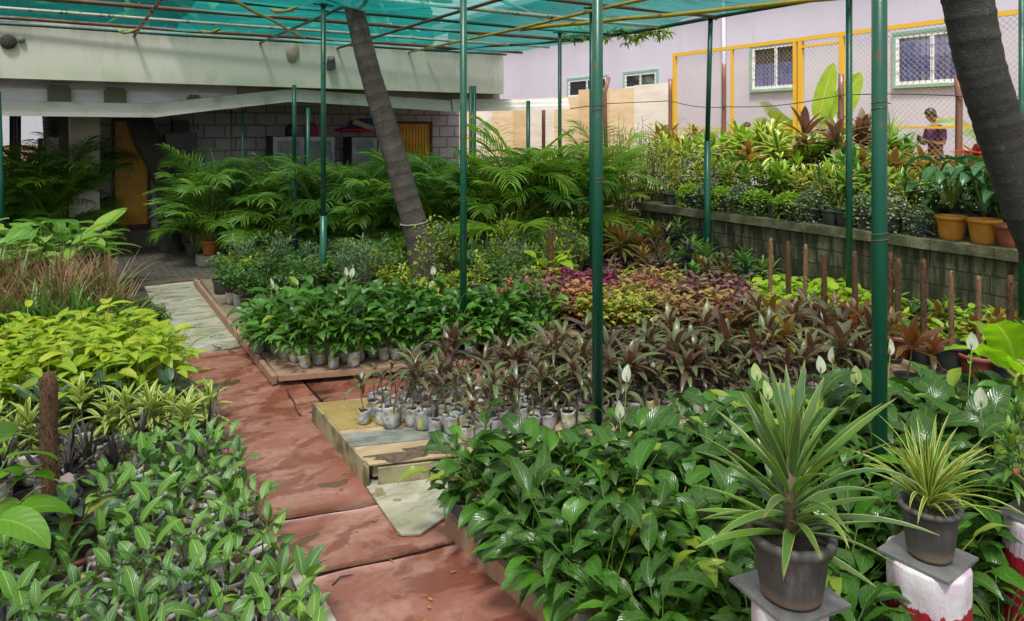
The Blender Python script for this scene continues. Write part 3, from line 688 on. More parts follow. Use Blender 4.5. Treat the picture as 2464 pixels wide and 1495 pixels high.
door(938, 1038, 292, .1, 'ochre corrugated door half hidden by the leaning palm trunk')
# pillar and left opening
pil = plain('bare_concrete_pillar', (.48, .44, .38), .8, sc=1.2, col2=(.36, .32, .26), bsc=20)
x0, x1 = onY(166, 400, 15.2).x, onY(240, 400, 15.2).x
m = MB(); m.box(x0, x1, 15.2, 15.65, -.02, 3.15); solo('concrete_pillar', m.build('concrete_pillar', pil, False), 'bare concrete pillar left of the tall corrugated door', 'pillar')
m = MB(); m.box(x0-.16, x0-.002, 15.25, 15.4, -.02, 3.14); solo('timber_post', m.build('timber_post', plain('dark_timber', (.06, .045, .035), .8), False), 'dark timber post set against the concrete pillar', 'post')
x0, x1 = onY(110, 400, 15.6).x, onY(152, 400, 15.6).x; z1 = onY(130, 331, 15.6).z
t = thing('steel_cabinet', 'pale grey steel cabinet standing left of the concrete pillar', 'cabinet', (0, 0, 0))
m = MB(); m.box(x0, x1, 15.6, 16.2, 0, z1); part('cabinet_body', m.build('cabinet_body', plain('pale_steel', (.42, .4, .43), .5, sc=2), False), t)
m = MB(); m.box(x0+.02, x1-.02, 15.58, 15.599, .06, z1-.05); m.box(x0+.06, x0+.08, 15.56, 15.579, z1*.45, z1*.55); part('door', m.build('door', plain('pale_steel_door', (.46, .44, .47), .45, sc=2), False), t)
x0b, x1b = onY(91, 400, 15.9).x, onY(110, 400, 15.9).x; z1 = onY(100, 333, 15.9).z
t = thing('steel_cabinet', 'narrow dark green cabinet beside the pale grey one', 'cabinet')
m = MB(); m.box(x0b, x1b-.05, 15.9, 16.3, 0, z1); part('cabinet_body', m.build('cabinet_body', plain('dark_green_steel', (.03, .045, .04), .5), False), t)
m = MB(); m.box(x0b+.02, x1b-.07, 15.88, 15.899, .05, z1-.04); part('door', m.build('door', plain('dark_green_steel_door', (.036, .05, .045), .5), False), t)
t = thing('plywood_fence', 'distant tan board fence seen through the opening at the left edge', 'fence')
for k in range(7):
    m = MB(); m.box(-5.5+k*1.0, -4.51+k*1.0, 21, 21.03, -.02, 1.95+.03*(k % 2)); part('panel', m.build('panel', ply[k % 2], False), t)
m = MB(); m.box(-9, 3, 27, 27.4, 0, 5); solo('white_building', m.build('white_building', plain('white_wash', (.36, .36, .39), .8, var=.1), False), 'white wall of a far house seen past the block building', 'building')
# cupboards and the things on them
steel = plain('brushed_steel', (.3, .3, .33), .35, sc=3, col2=(.16, .16, .19), metal=.7, bsc=40)
steeld = plain('dark_cupboard_steel', (.035, .035, .04), .5)
smoky = plain('dusty_door_glass', (.2, .22, .26), .25, sc=2, col2=(.1, .11, .14))
smokyg = plain('dark_green_door_glass', (.05, .06, .04), .2, sc=3, col2=(.09, .09, .06))
def cupboard(pxs, py0, Y, lab, panels):
    xs = [onY(p_, 350, Y).x for p_ in pxs]; z1 = onY(pxs[-1], py0, Y).z
    t = thing('glass_cupboard', lab, 'cupboard')
    m = MB(); m.box(xs[0], xs[-1], Y, Y+.55, .02, z1); part('cabinet_body', m.build('cabinet_body', steeld, False), t)
    for k in range(len(xs)-1):
        a, b_ = xs[k]+.015, xs[k+1]-.015; m = MB(); f = .09
        m.box(a, a+f, Y-.03, Y-.001, .1, z1-.02); m.box(b_-f, b_, Y-.03, Y-.001, .1, z1-.02); m.box(a+f, b_-f, Y-.03, Y-.001, z1-.02-f, z1-.02); m.box(a+f, b_-f, Y-.03, Y-.001, .1, .2)
        m.box(b_-.05, b_-.035, Y-.045, Y-.031, 1.1, 1.25)
        dr = part('door', m.build('door', steel, False), t)
        m = MB(); m.box(a+f, b_-f, Y-.016, Y-.008, .2, z1-.02-f); part('pane', m.build('pane', panels[k], False), dr)
cupboard((655, 733, 806), 327, 15.2, 'low steel cupboard with two dusty glass doors near the thin green pipes', [smoky, smoky])
cupboard((845, 908, 962), 329, 15.25, 'steel cupboard with a bare and a dark glass door under the blue bundles', [smoky, smokyg])
x0, x1 = onY(397, 350, 15.5).x, onY(474, 350, 15.5).x; z1, z0 = onY(430, 320, 15.5).z, .3
m = MB(); m.box(x0, x1, 15.5, 15.95, z0, z1); t = thing('dark_fridge', 'dark grey fridge like cabinet beside the leaning dark trunk', 'cabinet'); part('cabinet_body', m.build('cabinet_body', plain('charcoal_enamel', (.028, .034, .034), .4, sc=4), False), t)
m = MB(); m.box(x0+.02, x1-.02, 15.47, 15.499, z0+.05, z1-.03); m.box(x1-.05, x1-.02, 15.44, 15.469, z0+.8, z0+1.1); part('door', m.build('door', plain('charcoal_enamel_door', (.032, .038, .038), .38, sc=4), False), t)
m = MB(); m.box(x0+.15, x1-.15, 15.55, 15.9, z1+.003, z1+.26)
for k in range(6): m.box(x0+.2+k*.08, x0+.215+k*.08, 15.53, 15.549, z1+.04, z1+.22)
solo('black_crate', m.build('black_crate', plain('black_plastic', (.02, .02, .025), .5), False), 'black slatted crate lying on top of the dark grey cabinet', 'crate')
rg = random.Random(5)
def bundle(name, px, py, w, h, dp, Y, col, lab, cat='bundle', sq=.5):
    p = onY(px, py, Y); m = MB(); s0 = rg.uniform(0, 6)
    m.lathe([(.01, 0), (.8, 0), (1, .18), (.98, .5), (.75, .82), (.3, .97), (.02, 1.)], 22, 0, jit=lambda r, z, a: (r*(1+.1*sin(3*a+s0)+.06*sin(7*a+z*9)), z*(1+.06*sin(5*a))))
    m.v = [(v[0]*w/2, v[1]*dp/2, v[2]*h) for v in m.v]
    o = solo(name, m.build(name, plain(name+'_'+lab[:6].strip(), col, .6, sc=8, bumpk=.6, dist=.02)), lab, cat); o.location = (p.x, Y, p.z)
bundle('plastic_sack', 700, 327, .24, .25, .3, 15.4, (.03, .026, .024), 'tied black sack on the left cupboard', 'sack')
bundle('plastic_sack', 752, 326, .25, .27, .3, 15.4, (.3, .03, .13), 'pink sack behind the green pipe on the left cupboard', 'sack')
bundle('cloth_pile', 870, 318, 1.15, .12, .5, 15.45, (.36, .012, .06), 'long crimson cloth roll on the right cupboard', 'cloth')
bundle('cloth_pile', 888, 307, .92, .2, .45, 15.45, (.02, .13, .48), 'bright blue folded sheeting piled on the crimson roll', 'cloth')
p = onY(872, 300, 15.2); m = MB(); m.box(-.22, .3, 0, .012, -.06, .05); o = solo('board_strip', m.build('board_strip', plain('beige_strip', (.4, .33, .28), .7), False), 'beige board strip lying against the blue sheeting', 'board'); o.location = p; o.rotation_euler = (0, .35, 0)
# things fixed on the fascia and beams
def stub(px, py, Y, r, ln, mat, name, lab, cat, n=14):
    p = onY(px, py, Y); m = MB(); m.tube([(0, 0, 0), (0, -ln*.7, 0), (0, -ln, 0)], [r, r, r*.8], n)
    o = solo(name, m.build(name, mat), lab, cat); o.location = (p.x, Y-.002, p.z)
dk = plain('dark_rust_cap', (.075, .06, .045), .8, sc=20, col2=(.03, .025, .02), bumpk=.6)
stub(20, 101, 13.5, .115, .06, dk, 'pipe_stub', 'large round rusty pipe end at the left of the mint band', 'pipe end')
stub(51, 96, 13.5, .05, .05, plain('grey_cap', (.25, .25, .22), .7), 'pipe_stub', 'small grey pipe end beside the large rusty one', 'pipe end')
stub(658, 229, 13.9, .055, .05, dk, 'pipe_stub', 'small round brass cap on the plaster beam', 'pipe end')
p = onY(703, 123, 13.5); m = MB(); m.lathe([(.001, -.03), (.11, -.03), (.125, 0), (.12, .012)], 24); m.v = [(v[0], v[2]-.0135, v[1]*1.65+(-.02 if v[1] < 0 else 0)) for v in m.v]
o = solo('wall_plate', m.build('wall_plate', plain('cream_plate', (.52, .43, .32), .6, sc=9, col2=(.44, .36, .27))), 'oval cream plate mounted on the mint band', 'wall plate'); o.location = (p.x, 13.5, p.z)
p = onY(794, 152, 13.5); t = thing('wall_lamp', 'small unlit dark lamp on the mint band right of the drilled green pole', 'lamp', (p.x, 13.49, p.z))
m = MB(); m.box(-.07, .07, -.12, 0, -.13, .02); part('lamp_body', m.build('lamp_body', plain('lamp_grey', (.06, .06, .065), .5), False), t)
m = MB(); m.tube([(-.06, -.06, .06), (.06, -.06, .06)], .065, 12); part('lamp_cover', m.build('lamp_cover', plain('lamp_cover_grey', (.2, .19, .18), .5)), t)
grm = plain('olive_patch', (.13, .13, .085), .9, sc=20)
for px, py, w, h, lab in ((143, 242, .33, .42, 'square olive beam end on the peeling white beam near the left'), (277, 247, .33, .42, 'dark green rounded beam end above the tall corrugated door'), (466, 252, .22, .26, 'small green beam end at the right of the peeling white beam')):
    p = onY(px, py-6, 13.85); m = MB(); m.box(-w/2, w/2, -.09, -.001, -h/2, h/2-.04); m.box(-w/2+.03, w/2-.03, -.088, -.002, h/2-.04, h/2)
    o = solo('beam_end', m.build('beam_end', grm, False), lab, 'beam end'); o.location = (p.x, 13.85, p.z)
# ================================================================= SHADE NET AND ITS FRAME
NZ = 4.02
TR1 = [(1062, 735, 9.3), (1037, 690, 9.2), (1003, 560, 9.1), (966, 430, 9.05), (925, 290, 9.), (884, 150, 9.), (852, 20, 9.), (835, -60, 9.), (800, -220, 9.)]
tr1 = [ond(*p) for p in TR1]
tx, ty = tr1[6].x, tr1[6].y
def netz(x, y):
    z = NZ-.03*abs(sin(y*pi/1.3))**.6*(1+.5*sin(x*1.7+y))-.05*abs(sin((x-.2)*pi/2.7))
    z += .025*sin(x*2.3+y*1.1)+.02*sin(y*4.1-x*1.3)
    z -= .16*math.exp(-((x-tx)**2+(y-ty+.25)**2)/.35)
    return z+.02
def netmat(nm, ca_, cb_, op):
    b = NB(nm); o = b.obj(); X, Y, Z = b.sep(o)[:3]
    n1 = b.noise(.55, o, 5., .6); n2 = b.noise(3.2, b.scaled(o, (.5, 2.5, 1)), 6., .7)
    c = b.mix(b.rng(n1, .3, .7), ca_, cb_)
    c = b.mix(b.rng(n2, .47, .68, 0., .85), c, (.01, .06, .06))
    tr = b.n('ShaderNodeBsdfTransparent', {0: (.93, 1., .99)})
    df = b.n('ShaderNodeBsdfDiffuse', {0: c}); tl = b.n('ShaderNodeBsdfTranslucent', {0: c})
    mx = b.n('ShaderNodeMixShader', {0: .72, 1: df.outputs[0], 2: tl.outputs[0]})
    return b.out(b.n('ShaderNodeMixShader', {0: b.rng(n2, .5, .75, op, min(.95, op+.2)), 1: tr.outputs[0], 2: mx.outputs[0]}).outputs[0])
M['net'] = netmat('teal_shade_net', (.011, .18, .16), (.005, .105, .098), .72)
M['net3'] = netmat('dim_teal_net', (.006, .115, .108), (.003, .058, .056), .54)  # left panel: dim view behind the net put into a darker colour
M['net2'] = netmat('added_neutral_net', (.5, .47, .42), (.38, .36, .31), .5)  # unseen near panel, added in neutral tones so light below stays less teal
t = thing('shade_canopy', 'torn teal shade net stretched over a rusty pipe grid above the nursery', 'shade net', (0, 0, 0))
m = MB(); nx, ny = 96, 104; ids = []
x0, x1, y0, y1 = -9., 8.15, -3., 13.7
for j in range(ny+1):
    row = []
    for i in range(nx+1):
        x = x0+(x1-x0)*i/nx; y = y0+(y1-y0)*j/ny
        fr = 0
        if i == nx: x += .12*sin(y*3.7)+.05*sin(y*11)
        z = netz(x, y)
        if j >= ny-3: z += .02*(j-ny+3)
        row.append(m.vert((x, y, z)))
    ids.append(row)
for j in range(ny):
    for i in range(nx): m.face((ids[j][i], ids[j][i+1], ids[j+1][i+1], ids[j+1][i]))
ic = 58
near = lambda k: (x0+(x1-x0)*(k % nx)/nx)*sa+(y0+(y1-y0)*(k//nx)/ny)*ca < 7.9
for nm, mt, sel in (('net_sheet', 'net', lambda k: not near(k) and k % nx >= ic), ('dim_net', 'net3', lambda k: not near(k) and k % nx < ic), ('unseen_neutral_net', 'net2', near)):
    q = MB(); q.v = m.v; q.a = m.a; q.f = [f for k, f in enumerate(m.f) if sel(k)]; q.mi = [0]*len(q.f); part(nm, q.build(nm, M[mt]), t)
rg = random.Random(3)
rails = []
for k, y in enumerate((2.1, 5.15, 7.33, 8.5, 9.6, 10.6, 11.7, 12.7, 13.35)):
    mt = ('greend', 'rust', 'rust', 'railw', 'greend', 'rust', 'railw', 'rust', 'greend', 'rust')[k]
    rails.append(((-9, y+.25, NZ-.07), (8.05, y-.1, NZ-.06), mt, .024+.006*(k % 2)))
for k, x in enumerate((-5.5, -3.2, -1.2, .9, 2.95, 4.4, 5.9)):
    rails.append(((x+.15, -3, NZ-.115), (x-.05, 13.5, NZ-.11), ('rust', 'greend', 'rust', 'rust', 'greend', 'rust', 'raily')[k], .024))
rails.append(((8., -3, NZ-.05), (8., 10.2, NZ-.05), 'greend', .032))
rails.append(((5.9, 9.3, NZ-.14), (8.05, 5.1, NZ-.09), 'raily', .03))
rails.append(((1.2, 8.2, NZ-.16), (3.3, 12., NZ-.15), 'raily', .022))
rails.append(((8., 10., NZ-.06), (6.2, 13.4, NZ-.05), 'greend', .03))
for a, b_, mt, r in rails:
    m = MB(); a = Vector(a); b_ = Vector(b_); pts = []
    for k in range(9):
        s = k/8; p = a.lerp(b_, s); p.z += rg.uniform(-.012, .012); pts.append(p)
    m.tube(pts, r, 8); part('rail', m.build('rail', M[mt]), t)
# rope and torn strips hanging from the net
m = MB()
for (x, y) in ((.6, 12.9), (2.2, 9.6), (1.7, 12.2)):
    a = Vector((x, y, NZ-.12)); m.tube([a+Vector((.12*k*.5, -.22*k*.5, -.012*k*(4-k))) for k in range(5)], [.02, .035, .02, .03, .008], 6)
part('rope', m.build('rope', plain('yellow_rope', (.4, .33, .08), .8, sc=9)), t)

def pole(px, pyb, d, wpx, lab, zt=NZ-.04, sleeve=None, holes=False, mat='green', name='support_pole', zb=0., tilt=0., plate=True):
    p = ond(px, pyb, d); r = wpx*d/FOC/2
    t = thing(name, lab, 'pole', (p.x, p.y, zb), group='green poles under the shade net')
    m = MB()
    if sleeve:
        m.tube([(0, 0, sleeve-.02-zb), (tilt, 0, zt-zb)], r*.72, 14)
    else: m.tube([(0, 0, 0), (tilt, 0, zt-zb)], r, 16)
    part('pipe', m.build('pipe', M[mat]), t)
    if sleeve:
        m = MB(); m.tube([(0, 0, 0), (0, 0, sleeve-zb)], r, 16); part('sleeve', m.build('sleeve', M[mat]), t)
    if holes:
        m = MB(); q = (-p.x, -p.y); l = math.hypot(*q)
        for k in range(13):
            z = 1.15+k*.17; a = Vector((-p.x/l, -p.y/l, 0)); rr = r*.72
            c = Vector((0, 0, z))+a*(rr-.004); m.tube([c, c+a*.0065], .0085, 8)
        part('bolt_hole', m.build('bolt_hole', M['darkin']), t)
    if d < 9.5 and px < 2100 or px == 2116:
        m = MB(); rr_ = r*(.74 if sleeve else 1.05); q = random.Random(px)
        for zz in (1.75+q.uniform(-.3, .2), 2.2+q.uniform(0, .3)):
            if sleeve and zz < sleeve: continue
            m.tube([(cos(a*.45)*rr_, sin(a*.45)*rr_, zz-zb+a*.0022) for a in range(34)]+[(rr_+.03, -.02, zz-zb+.04)], .0022, 4)
        part('wire_tie', m.build('wire_tie', M['rust']), t)
    if plate:
        m = MB(); m.box(-.05, .05, -.05, .05, zt-zb-.03, zt-zb+.0); m.box(-.13+tilt, .13+tilt, -.012, .012, zt-zb-.035, zt-zb-.012)
        part('head_plate', m.build('head_plate', M['greend'], False), t)
    return t
pole(2116, 1000, 3.55, 35, 'thickest green pole, rising from the front bed of peace lilies', zb=.08)
pole(1438, 1030, 4.85, 26, 'green pole standing at the front of the bronze cordyline bags', zb=.15)
pole(1115, 870, 7.05, 17, 'green pole standing on the red side aisle before the second peace lily bed')
pole(778, 660, 9.3, 17, 'drilled green pole with a wider lower sleeve beside the leaning palm trunk', sleeve=1.18, holes=True)
pole(1702, 610, 10.4, 16, 'green sleeved pole in front of the near end of the mossy wall', sleeve=2.15, tilt=.07)
pole(2043, 690, 8.6, 15, 'green pole against the mossy wall under the yellow pipe')
pole(2459, 740, 7.2, 14, 'green pole cut by the right edge of the picture')
pole(1347, 360, 12., 9, 'thin green pole in front of the lilac wall above the ledge')
pole(1424, 400, 9.6, 12, 'green pole just behind the pole in the cordyline bed')
pole(1271, 330, 13., 10, 'short green jointed pole below the jutting ledge', zt=2.85, plate=False)
pole(1133, 400, 12.6, 9, 'left one of a pair of green pipes at the corner of the block building', zt=3.1, plate=False)
pole(1142, 400, 12.6, 8, 'right one of a pair of green pipes at the corner of the block building', zt=3.1, plate=False)
pole(708, 415, 11.9, 14, 'green pipe with a sleeve propping the white ledge', zt=3.07, sleeve=1.75, plate=False)
pole(741, 410, 13., 10, 'short green pipe between the ledge prop and the drilled pole', zt=2.72, plate=False)
pole(584, 370, 13.2, 6, 'thin dark green pipe in front of the grey block wall', zt=2.7, mat='greend', plate=False)
pole(557, 370, 13.6, 5, 'very thin rusty bar in front of the grey block wall', zt=2.7, mat='rust', plate=False)
pole(9, 540, 10.8, 15, 'leaning green pole at the left edge of the picture', zt=2.9, tilt=-.08, plate=False)
pole(28, 400, 14., 9, 'dark green pipe in the opening at the left edge', zt=3.1, mat='greend', plate=False)
pole(46, 400, 14.4, 8, 'thin green pipe nearest the white gap at the left', zt=3.1, mat='greend', plate=False)
pole(37, 400, 15., 7, 'rusty red pipe between two green pipes at the left', zt=3.1, mat='rust', plate=False)

# ================================================================= TREES
def barkmat(name, c1, c2, ring=9., rk=.8, pale=(.25, .23, .2)):
    b = NB(name); o = b.obj(); at = b.n('ShaderNodeAttribute', attribute_name='leaf'); u, v, r = b.sep(at.outputs['Vector'])[:3]
    n1 = b.noise(5., o, 8., .68); n2 = b.noise(30., b.scaled(o, (1, 1, .5)), 6., .7)
    w = b.math('SINE', b.math('ADD', b.math('MULTIPLY', v, ring*2*pi), b.math('MULTIPLY', n1, 4.5)))
    c = b.mix(b.rng(n1, .3, .7), c1, c2)
    c = b.mix(b.rng(n2, .55, .75, 0., .5), c, pale)
    c = b.mix(b.rng(w, .8, 1., 0., .5), c, tuple(x*.4 for x in c1))
    c = b.mix(b.rng(b.noise(2., o, 4.), .6, .7, 0., .55), c, (.13, .13, .09))
    return b.out(b.bsdf(c, .85, b.bump(b.math('ADD', b.math('MULTIPLY', w, .25*rk), b.math('ADD', b.math('MULTIPLY', n2, 1.4), b.noise(90., o, 4., .6))), .9, .025)))
def trunk(name, pts, rad, mat, lab, n=26, seed=1, sub=16, cat='tree', amp=.05):
    rg = random.Random(seed); P = []; Rr = []
    for k in range(len(pts)-1):
        for j in range(sub):
            s = j/sub; a, b_ = pts[k], pts[k+1]
            pm = pts[max(k-1, 0)]; pn = pts[min(k+2, len(pts)-1)]
            P.append(.5*((2*a)+(b_-pm)*s+(2*pm-5*a+4*b_-pn)*s*s+(3*a-pm-3*b_+pn)*s**3)); Rr.append(rad[k]*(1-s)+rad[k+1]*s)
    P.append(pts[-1]); Rr.append(rad[-1])
    Rr = [r*(1+amp*(rg.uniform(-1, 1)*.4+.5*((k*.37) % 1-.5))) for k, r in enumerate(Rr)]
    m = MB(); m.tube(P, Rr, n)
    for i, v in enumerate(m.v):
        j = i//n if i < len(P)*n else 0
    base = P[0]
    t = thing(name, lab, cat, base)
    m.v = [(v[0]-base.x, v[1]-base.y, v[2]-base.z) for v in m.v]
    part('trunk', m.build('trunk', mat), t)
    return t, P, Rr
bk = barkmat('ringed_palm_bark', (.06, .05, .04), (.115, .1, .084), 36.)
t1, P1, R1 = trunk('palm_tree', tr1, [.25, .205, .165, .15, .143, .132, .122, .12, .115], bk, 'leaning ringed palm trunk in the middle of the nursery, passing up through the net', seed=2)
m = MB(); k = min(range(len(P1)), key=lambda i: abs(proj(P1[i])[1]-532)); b0 = P1[0]
c = P1[k]-b0; rr = R1[k]+.012
m.tube([(c.x+cos(a*pi/10)*rr, c.y+sin(a*pi/10)*rr, c.z+.02*cos(a*pi/10)) for a in range(21)], .006, 5, caps=False)
part('tied_string', m.build('tied_string', plain('pale_string', (.5, .47, .4), .8)), t1)
tr2 = [ond(*p) for p in ((2700, 1120, 4.9), (2640, 860, 4.75), (2562, 700, 4.7), (2497, 560, 4.7), (2443, 420, 4.7), (2396, 280, 4.7), (2357, 150, 4.7), (2328, 0, 4.7), (2300, -150, 4.7), (2260, -400, 4.7))]
tr2[0].z = 0
bk2 = barkmat('dark_palm_bark', (.03, .026, .023), (.062, .055, .048), 24., 1., (.2, .19, .175))
trunk('palm_tree', tr2, [.19, .17, .155, .148, .145, .142, .145, .15, .15, .15], bk2, 'thick dark palm trunk leaning in from the right edge', seed=4, n=28)
tr3 = [ond(*p) for p in ((412, 632, 13.4), (408, 560, 13.4), (404, 470, 13.4), (385, 400, 13.4), (355, 340, 13.5), (335, 285, 13.6), (320, 200, 13.9))]
tr3[0].z = -.02
trunk('garden_tree', tr3, [.2, .2, .2, .22, .24, .22, .2], barkmat('dark_wet_bark', (.022, .02, .018), (.045, .036, .028), 2., .3, (.08, .06, .045)), 'short dark leaning trunk beside the tall corrugated door', seed=6)
tr4 = [ond(*p) for p in ((128, 480, 17.), (128, 330, 17.), (124, 250, 17.))]; tr4[0].z = 0
trunk('garden_tree', tr4, [.2, .2, .22], bk2, 'far dark trunk behind the pale steel cabinet', seed=9)

# ---- far trees added beyond the block building to darken the net's backdrop
m = MB(); rg = random.Random(21)
for k in range(46):
    cx_ = -26+k*.86+rg.uniform(-.6, .6); cy_ = 31+rg.uniform(-2, 2); h_ = rg.uniform(9., 13.); w_ = rg.uniform(1.6, 2.6)
    m.tube([(cx_, cy_, 0), (cx_, cy_, h_*.7)], [.25, .1], 5, 1)
    for j in range(210):
        a = rg.uniform(0, 6.3); q = rg.random()**.5; zz = rg.uniform(.12, 1.)*h_; rr = w_*q*math.sqrt(max(.05, 1-((zz/h_-.6)/.45)**2)); e_ = R(rg.uniform(-50, 40))
        m.leaf((cx_+cos(a)*rr, cy_+sin(a)*rr, zz), rg.uniform(0, 6.3), e_, e_-R(30), 1.3, .9, (.5, .6), 2, 2, .2, rg.uniform(-.8, .8), 0, rg.random())
tag(part('added_treeline', m.build('added_treeline', [M['shrub'], M['cane']])), 'added far trees behind the block building, darkening the view through the shade net', 'trees', kind='stuff')
# ---- leafy branch hanging over the lilac wall
t = thing('leafy_branch', 'leafy tree branch hanging below the net edge against the lilac wall', 'branch', ond(1360, 90, 13.))
o_ = ond(1360, 90, 13.); m = MB(); ml = MB(); rg = random.Random(12)
main = [ond(1350, 66, 13.)-o_, ond(1400, 84, 12.6)-o_, ond(1460, 84, 12.3)-o_, ond(1530, 80, 12.1)-o_, ond(1590, 76, 12.)-o_]
main = [Vector((-1.2, 1., .9))]+main
m.tube(main, [.05, .03, .025, .02, .015, .008], 6)
for k in range(70):
    s = rg.uniform(1.2, 4.98); i = int(s); p = main[i].lerp(main[min(i+1, 5)], s-i)
    az = rg.uniform(0, 2*pi); q = p+Vector((cos(az)*.2, sin(az)*.2, rg.uniform(-.16, .16)))
    m.tube([p, q], .005, 4)
    for j in range(9):
        a2 = rg.uniform(0, 2*pi); ml.leaf(q, a2, R(rg.uniform(-25, 25)), R(rg.uniform(-85, -50)), rg.uniform(.12, .19), .034, (.7, .8), 5, 2, .2, rg.uniform(-.5, .5), r=rg.random())
part('branch', m.build('branch', M['cane']), t); part('foliage', ml.build('foliage', M['mango']), t)

# ================================================================= POTS AND BAGS
MESH = {}
def bagmesh(r, h, seed, mat='bag'):
    rg = random.Random(seed); s = [rg.uniform(0, 6.3) for _ in range(5)]
    def j(rr, z, a):
        k = z/h
        w = 1+.06*sin(3*a+s[0]+k*2)*(.4+k*.6)+.03*sin(7*a+s[1]+k*7)+.03*sin(k*11+s[2]+sin(a*2+s[3]))
        zz = z+(.007*sin(2*a+s[3])+.004*sin(5*a+s[4]))*(k if k > .8 else 0)
        return rr*w, zz
    m = MB()
    m.lathe([(r*.35, .002), (r*.85, .003), (r*.98, h*.1), (r*1.02, h*.25), (r*1.03, h*.4), (r*1.0, h*.55), (r*.99, h*.7), (r*1.0, h*.85), (r*1.05, h*1.0), (r*.98, h*1.01), (r*.95, h*.84)], 18, 0, jit=j)
    a = m.build('grow_bag', M[mat])
    m = MB(); m.disc(r*.99, h*.84, 12, 0, bump=.012, rg=rg)
    return a, m.build('soil', M['soil'])
BAGS = [bagmesh(.053, .125, k) for k in range(6)]
BBAGS = [bagmesh(.062, .15, k+10) for k in range(5)]
def potmesh(rt, rb, h, mat, rim=.025, rimr=.012, sides=28, name='pot', rib=0, damage=False):
    m = MB()
    def j(r, z, a):
        if rib: r *= 1+.02*cos(rib*a)
        if damage and z > h*.8: z -= .02*math.exp(-((a-4.4)/.22)**2)
        return r, z
    prof = [(.001, .004), (rb*.93, .002), (rb, .012), (rb+(rt-rb)*.3, h*.3), (rb+(rt-rb)*.65, h*.65), (rt-.004, h-rim-.008), (rt, h-rim), (rt+rimr, h-rim+.003), (rt+rimr+.002, h-.006), (rt+rimr-.003, h), (rt-.004, h+.001), (rt-.01, h-.006), (rt-.014, h*.86)]
    m.lathe(prof, sides, 0, jit=j)
    a = m.build(name, M[mat])
    m = MB(); m.disc(rt-.012, h*.87, 18, 0, bump=.015, rg=random.Random(int(rt*1000))); s = m.build('soil', M['soil'])
    return a, s
POT = {
 'dark': potmesh(.12, .09, .2, 'potdark'), 'darks': potmesh(.085, .065, .15, 'potdark', .02, .008), 'blue': potmesh(.13, .095, .2, 'potblue'),
 'terra': potmesh(.15, .11, .22, 'potterra', .04, .012), 'yellow': potmesh(.145, .11, .25, 'potyellow', .04, .01, rib=8), 'orange': potmesh(.15, .1, .25, 'potorange', .04, .012),
 'white': potmesh(.15, .14, .24, 'potwhite', .01, .003), 'big': potmesh(.17, .13, .26, 'potdark', .03, .01), 'bowl': potmesh(.2, .12, .13, 'potterra', .03, .015),
 'grey': potmesh(.121, .094, .205, 'potgrey', .03, .014, 40, damage=True), 'grey2': potmesh(.101, .079, .2, 'potgrey', .022, .011, 40)}
POTH = {'dark': .174, 'darks': .13, 'blue': .174, 'terra': .19, 'yellow': .217, 'orange': .217, 'white': .208, 'big': .226, 'bowl': .113, 'grey': .178, 'grey2': .174}
def potparts(k): return [('pot', POT[k][0]), ('soil', POT[k][1])]

# ================================================================= PLANT ARCHETYPES
def lily(seed, z0=.1, n=17, s=1., mat='lily', flower=False, big=False):
    rg = random.Random(seed); m = MB()
    for k in range(n):
        q = k/n; az = k*2.4+rg.uniform(-.4, .4); inner = 1-q
        e0 = R(48+34*inner+rg.uniform(-8, 6)); pl = s*rg.uniform(.12, .34)*(.6+.65*inner)
        b0 = Vector((cos(az)*.015, sin(az)*.015, z0)); d = Vector((cos(e0)*cos(az), cos(e0)*sin(az), sin(e0)))
        e1 = e0-R(rg.uniform(12, 30)); d2 = Vector((cos(e1)*cos(az), cos(e1)*sin(az), sin(e1)))
        p1 = b0+d*pl*.5; p2 = p1+d2*pl*.5; r = min(1, max(0, rg.gauss(.42, .29)))
        m.tube([b0, p1, p2], [.004*s, .0035*s, .0025*s], 4, 1, r, False)
        L = s*rg.uniform(.12, .21); W = L*rg.uniform(.36, .46)
        m.leaf(p2, az+rg.uniform(-.4, .4), e1-R(rg.uniform(0, 20)), R(rg.uniform(-85, -20)+25*inner), L, W, (.62, 1.), 8, 4, rg.uniform(.1, .4), rg.uniform(-.55, .55), rg.uniform(.06, .18), r, 0, .9, rg.uniform(9, 17), rg.uniform(0, 6), rg.uniform(-.35, .35))
    return m.build('foliage', [M[mat], M['stem']])
LILY = [lily(k, .11, 26+k % 3*2, .95) for k in range(7)]
LILYB = [lily(k+30, .1, 24, .9, 'lily2') for k in range(5)]
def blossom(h, lean, az, seed, mat='spathe', s=1., cam=(0, -1)):
    rg = random.Random(seed); m = MB(); b0 = Vector((0, 0, .1)); tip = Vector((cos(az)*lean, sin(az)*lean, h))
    m.tube([b0, b0.lerp(tip, .5)+Vector((0, 0, .02)), tip], [.0045, .004, .003], 5, 0, .5); a = m.build('flower_stalk', M['stem'])
    m = MB(); aw = math.atan2(-cam[1], -cam[0])
    m.leaf(tip-Vector((0, 0, .004)), aw+rg.uniform(-.9, .9), R(rg.uniform(62, 80)), R(rg.uniform(70, 110)), .125*s, .078*s, (.5, .75), 10, 6, .5, rg.uniform(-.45, .45), .04, rg.random(), 0)
    b = m.build('spathe', M[mat])
    m = MB(); q = tip+Vector((0, 0, .004)); u_ = Vector((cam[0], cam[1], 0)).normalized()*.02
    m.tube([q, q+u_*.6+Vector((0, 0, .025)), q+u_*.8+Vector((0, 0, .07*s))], [.003, .007*s, .004*s], 7); c = m.build('spadix', M['spadix'])
    return ('flower', a, ('spathe', b), ('spadix', c))
